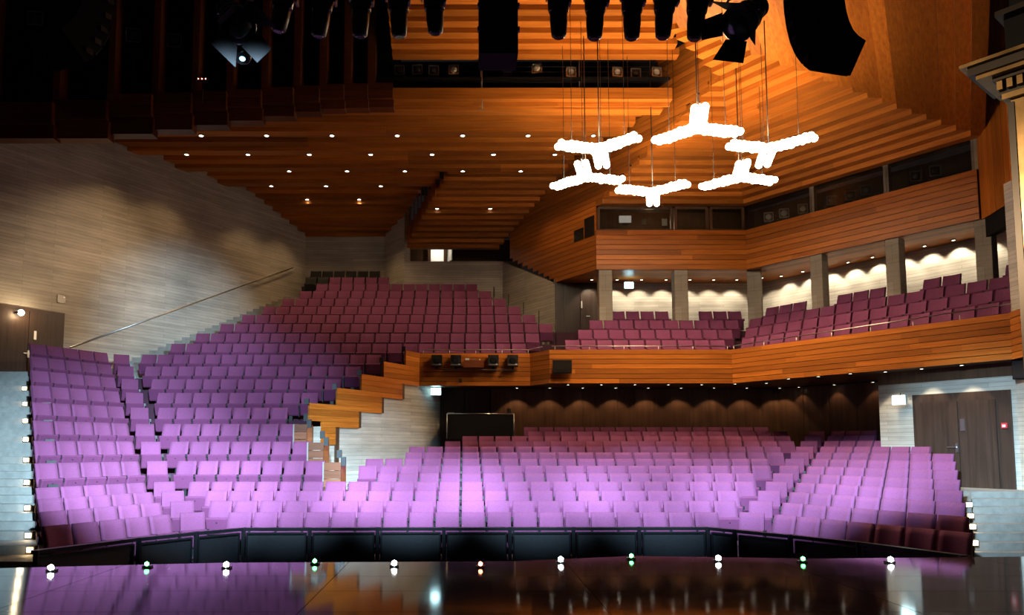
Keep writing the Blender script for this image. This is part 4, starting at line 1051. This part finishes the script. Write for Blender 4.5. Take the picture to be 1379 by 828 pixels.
# ---- balcony front equipment
YF = 25.10
for i, u in enumerate((588.5, 614, 664, 690)):
    P = at_y(u, 486.5, YF)
    t = thing('balcony_loudspeaker', 'small square black speaker on the recessed balcony front, %s from the left' % ordw(i + 1), 'loudspeaker', tuple(P), 0, 'balcony front speakers')
    box('cabinet', (0, -.12, 0), (.36, .26, .38), 'black', t); lathe('speaker_cone', [(.12, .25), (.10, .262), (.03, .255)], 'matt', t, 14, (0, -1, 0)); box('label_strip', (0, -.255, -.14), (.34, .012, .035), 'greymetal', t); box('badge', (.11, -.262, -.13), (.06, .01, .03), 'white', t)
    box('bracket', (0, -.10, -.24), (.08, .12, .1), 'black', t)
P0, P1 = at_y(578, 497, YF - .18), at_y(697, 498.5, YF - .18)
t = thing('equipment_bar', 'thin black pipe under the speakers on the recessed balcony front', 'pipe', tuple(P0)); tube('pipe', [(0, 0, 0), tuple(P1 - P0)], .018, 'black', t, 6)
for k in range(3): box('bracket', (.5 + k * 1.0, .09, -.02), (.04, .2, .06), 'black', t)
t = thing('projector_box', 'reddish brown equipment box with small devices on the recessed balcony front', 'box', tuple(at_y(638, 491, YF)))
box('case', (0, -.15, 0), (.68, .28, .24), wood('box_wood', (.12, .03, .012), (.2, .055, .02), (2, 2, 18)), t); box('device', (-.22, -.15, .16), (.14, .14, .08), 'white', t); box('device', (.02, -.15, .15), (.1, .1, .06), 'greymetal', t); box('device', (.2, -.15, .14), (.05, .05, .06), 'white', t)
t = thing('balcony_camera', 'small dark device hanging below the equipment bar on the balcony front', 'device', tuple(at_y(620, 514, YF - .05))); box('body', (0, -.08, .02), (.10, .12, .12), 'black', t); box('bracket', (0, 0, .08), (.04, .08, .04), 'black', t)
t = thing('balcony_monitor', 'wide black monitor mounted on the bright larch balcony front', 'monitor', tuple(at_y(756.5, 493.5, 24.12)))
box('housing', (0, -.10, 0), (.62, .12, .40), 'black', t); box('screen', (0, -.165, .02), (.56, .012, .32), 'glass', t); box('shelf', (0, -.06, -.22), (.6, .16, .03), 'black', t); box('bracket', (0, .02, 0), (.2, .12, .2), 'black', t)

# ---- handrails
def handrail(name, pts, label, posts=None, r=.022, drop=.45):
    t = thing(name, label, 'handrail', tuple(pts[0])); o = Vector(pts[0])
    tube('rail', [tuple(Vector(p) - o) for p in pts], r, 'steel', t, 8)
    for p in posts or []: q = Vector(p) - o; tube('post', [tuple(q), (q.x, q.y, q.z - drop)], .012, 'steel', t, 6)
    return t
ra, rb = on_plane(92, 468, LW0, LW1), on_plane(392, 361, LW0, LW1); o_ = Vector((lnn.x, lnn.y, 0)) * .12
hr = handrail('wall_handrail', [ra + o_, rb + o_], 'long sloping steel handrail on the left concrete wall', None, .028)
for k in range(7):
    q = (rb - ra) * ((k + .5) / 7); tube('bracket', [tuple(q), tuple(q - o_)], .012, 'steel', hr, 5)
z = BZ1 + .12
def along(A, B, n): return [(A[0] + (B[0] - A[0]) * i / n, A[1] + (B[1] - A[1]) * i / n, z) for i in range(n + 1)]
handrail('balcony_handrail', [(-1.45, 25.3, z), (2.2, 25.3, z), (2.6, 24.5, z)], 'thin steel handrail above the recessed balcony front', along((-1.4, 25.3), (2.2, 25.3), 4), .016, .2)
handrail('balcony_handrail', [(2.9, 24.35, z), (8.8, 24.35, z)], 'thin steel handrail above the straight bright balcony front', along((3.0, 24.35), (8.7, 24.35), 5), .016, .2)
A_, B_ = boff(BC, .12), boff(BD, .12)
handrail('balcony_handrail', [(A_[0], A_[1], z), (B_[0], B_[1], z + .1)], 'thin steel handrail above the slanting right balcony front', along(A_, B_, 7), .016, .22)
# left tier row-end rails on the right flank
for i, n in enumerate(range(15, 20)):
    x = RIGHT_END[n] + .08; y_ = ROWY(n) - .1; zf = ZL(n)
    t = thing('row_end_rail', 'short dark rail at the right end of the upper left tier, %s from the bottom' % ordw(i + 1), 'rail', (x, y_, zf), 0, 'row end rails')
    tube('post', [(0, 0, 0), (0, 0, 1.0)], .018, 'black', t, 6); tube('hoop', [(0, 0, .98), (.04, .3, 1.04), (.05, .55, .7)], .014, 'black', t, 6)

# ---- sound desk at the back of the stalls
pa, pb_ = at_y(602, 557, 25.25), at_y(692, 557, 25.25)
t = thing('sound_desk', 'black draped sound desk with a steel top edge at the stalls back', 'desk', ((pa.x + pb_.x) / 2, 25.25, pa.z - .85))
w_ = pb_.x - pa.x
box('front_panel', (0, 0, .40), (w_, .05, .82), 'matt', t); box('side_panel', (-w_ / 2 + .02, .35, .40), (.04, .7, .82), 'matt', t); box('side_panel', (w_ / 2 - .02, .35, .40), (.04, .7, .82), 'matt', t)
box('desk_top', (0, .35, .80), (w_, .7, .04), 'black', t); tube('edge_rail', [(-w_ / 2, -.03, .85), (w_ / 2, -.03, .85)], .016, 'steel', t, 6)
for s in (-1, 1): tube('corner_post', [(s * w_ / 2, -.03, .0), (s * w_ / 2, -.03, .85)], .016, 'steel', t, 6)
box('device', (-w_ / 2 + .13, .1, .87), (.22, .12, .06), 'greymetal', t); box('device', (w_ / 2 - .16, .3, .94), (.14, .1, .2), 'black', t)

# ---- wall plate on the left concrete wall
P = on_plane(82, 403, LW0, LW1); t = thing('wall_plate', 'small grey rectangular plate on the left concrete wall above the door', 'plate', (P.x + lnn.x * .02, P.y + lnn.y * .02, P.z), math.atan2(ldn.y, ldn.x))
box('cover', (0, 0, 0), (.26, .03, .26), 'greymetal', t); box('screw', (.08, -.02, .08), (.02, .02, .02), 'steel', t)

# ---- bronze door surround standing at the right of the stage
K = Vector((3.93, 5.15, 0)); fd = Vector((.62, -.78, 0)).normalized(); fn = Vector((-fd.y * -1, -fd.x, 0)).normalized()      # fd: along the face, fn: out of the face
fn = Vector((-.78, -.62, 0)).normalized()
sp = thing('bronze_surround', 'ornate dark bronze door surround with dentil cornice at the right edge', 'set piece', tuple(K))
def facebox(name, s0, s1, z0, z1, o0, o1, m, parent=sp):
    # box on the face: s along, o outwards
    pts = [fd * s0 + fn * o1, fd * s1 + fn * o1, fd * s1 + fn * o0, fd * s0 + fn * o0]
    return prism(name, [(p.x, p.y) for p in pts], z0, z1, m, parent)
ZK = at_y(1345, 130, 5.1).z
facebox('pilaster', 0, 1.6, 0, ZK, -.35, 0, 'bronze')
facebox('side_strip', -.02, .02, 0, ZK - .02, -.35, .012, 'bronze_dark')
pn = facebox('panel_recess', .16, 1.3, .9, ZK - .22, 0, .012, 'bronze_dark'); facebox('raised_panel', .24, 1.22, 1.0, ZK - .30, .0, .028, 'bronze')
facebox('frame_moulding', .10, .15, .8, ZK - .14, 0, .03, 'bronze'); facebox('frame_moulding', .10, 1.36, ZK - .18, ZK - .14, 0, .03, 'bronze')
facebox('architrave', -.04, 1.6, ZK, ZK + .04, -.36, .05, 'bronze'); facebox('architrave', -.06, 1.6, ZK + .04, ZK + .07, -.36, .03, 'bronze_dark')
for k in range(24): facebox('dentil', -.06 + k * .06, -.06 + k * .06 + .034, ZK + .07, ZK + .135, -.02, .075, 'bronze')
facebox('cornice_bed', -.08, 1.6, ZK + .135, ZK + .16, -.36, .09, 'bronze_dark'); facebox('cornice', -.16, 1.6, ZK + .16, ZK + .19, -.36, .16, 'bronze')
facebox('cornice', -.20, 1.6, ZK + .19, ZK + .25, -.36, .19, 'bronze_dark'); facebox('cornice', -.24, 1.6, ZK + .25, ZK + .275, -.36, .23, 'bronze')
facebox('attic', -.02, 1.6, ZK + .275, ZK + .62, -.36, -.03, 'matt'); facebox('upper_cornice', -.05, 1.6, ZK + .62, ZK + .66, -.36, .06, 'bronze_dark'); facebox('upper_block', .02, 1.6, ZK + .66, ZK + 1.6, -.36, -.02, 'matt')

# ---- small extras
P = at_y(649, 82, YB - .15); Q = at_y(649, 148, YB - .15)
t = thing('hanging_pole', 'thin vertical pole with a hook hanging below the ceiling lighting bridge', 'pole', tuple(P))
tube('pole', [(0, 0, 0), (0, 0, Q.z - P.z)], .014, 'greymetal', t, 6); tube('hook', [(-.1, 0, Q.z - P.z - .06), (-.08, 0, Q.z - P.z), (.08, 0, Q.z - P.z), (.1, 0, Q.z - P.z - .06)], .010, 'greymetal', t, 5)
box('bracket', (0, .1, -.02), (.05, .22, .05), 'greymetal', t)
P = at_y(272, 106, 21.3)
t = thing('indicator_unit', 'three tiny red indicator lamps in the dark left lighting gallery', 'indicator', tuple(P)); box('housing', (0, .06, 0), (.34, .1, .1), 'matt', t)
for k in range(3): o = link('red_lamp', ico(.018, 1), 'led_r', t); o.location = (-.11 + .11 * k, 0, 0)
tube('stand', [(0, .08, 0), (0, .08, -.75)], .02, 'black', t, 5)
t = thing('wall_loudspeaker', 'black loudspeaker on the right wall at the picture edge', 'loudspeaker', (13.27, 17.55, 3.42), -1.2)
box('cabinet', (0, 0, 0), (.32, .26, .46), 'matt', t); box('grille', (0, -.14, 0), (.28, .02, .42), 'black', t); box('bracket', (.05, .16, 0), (.06, .12, .1), 'black', t)
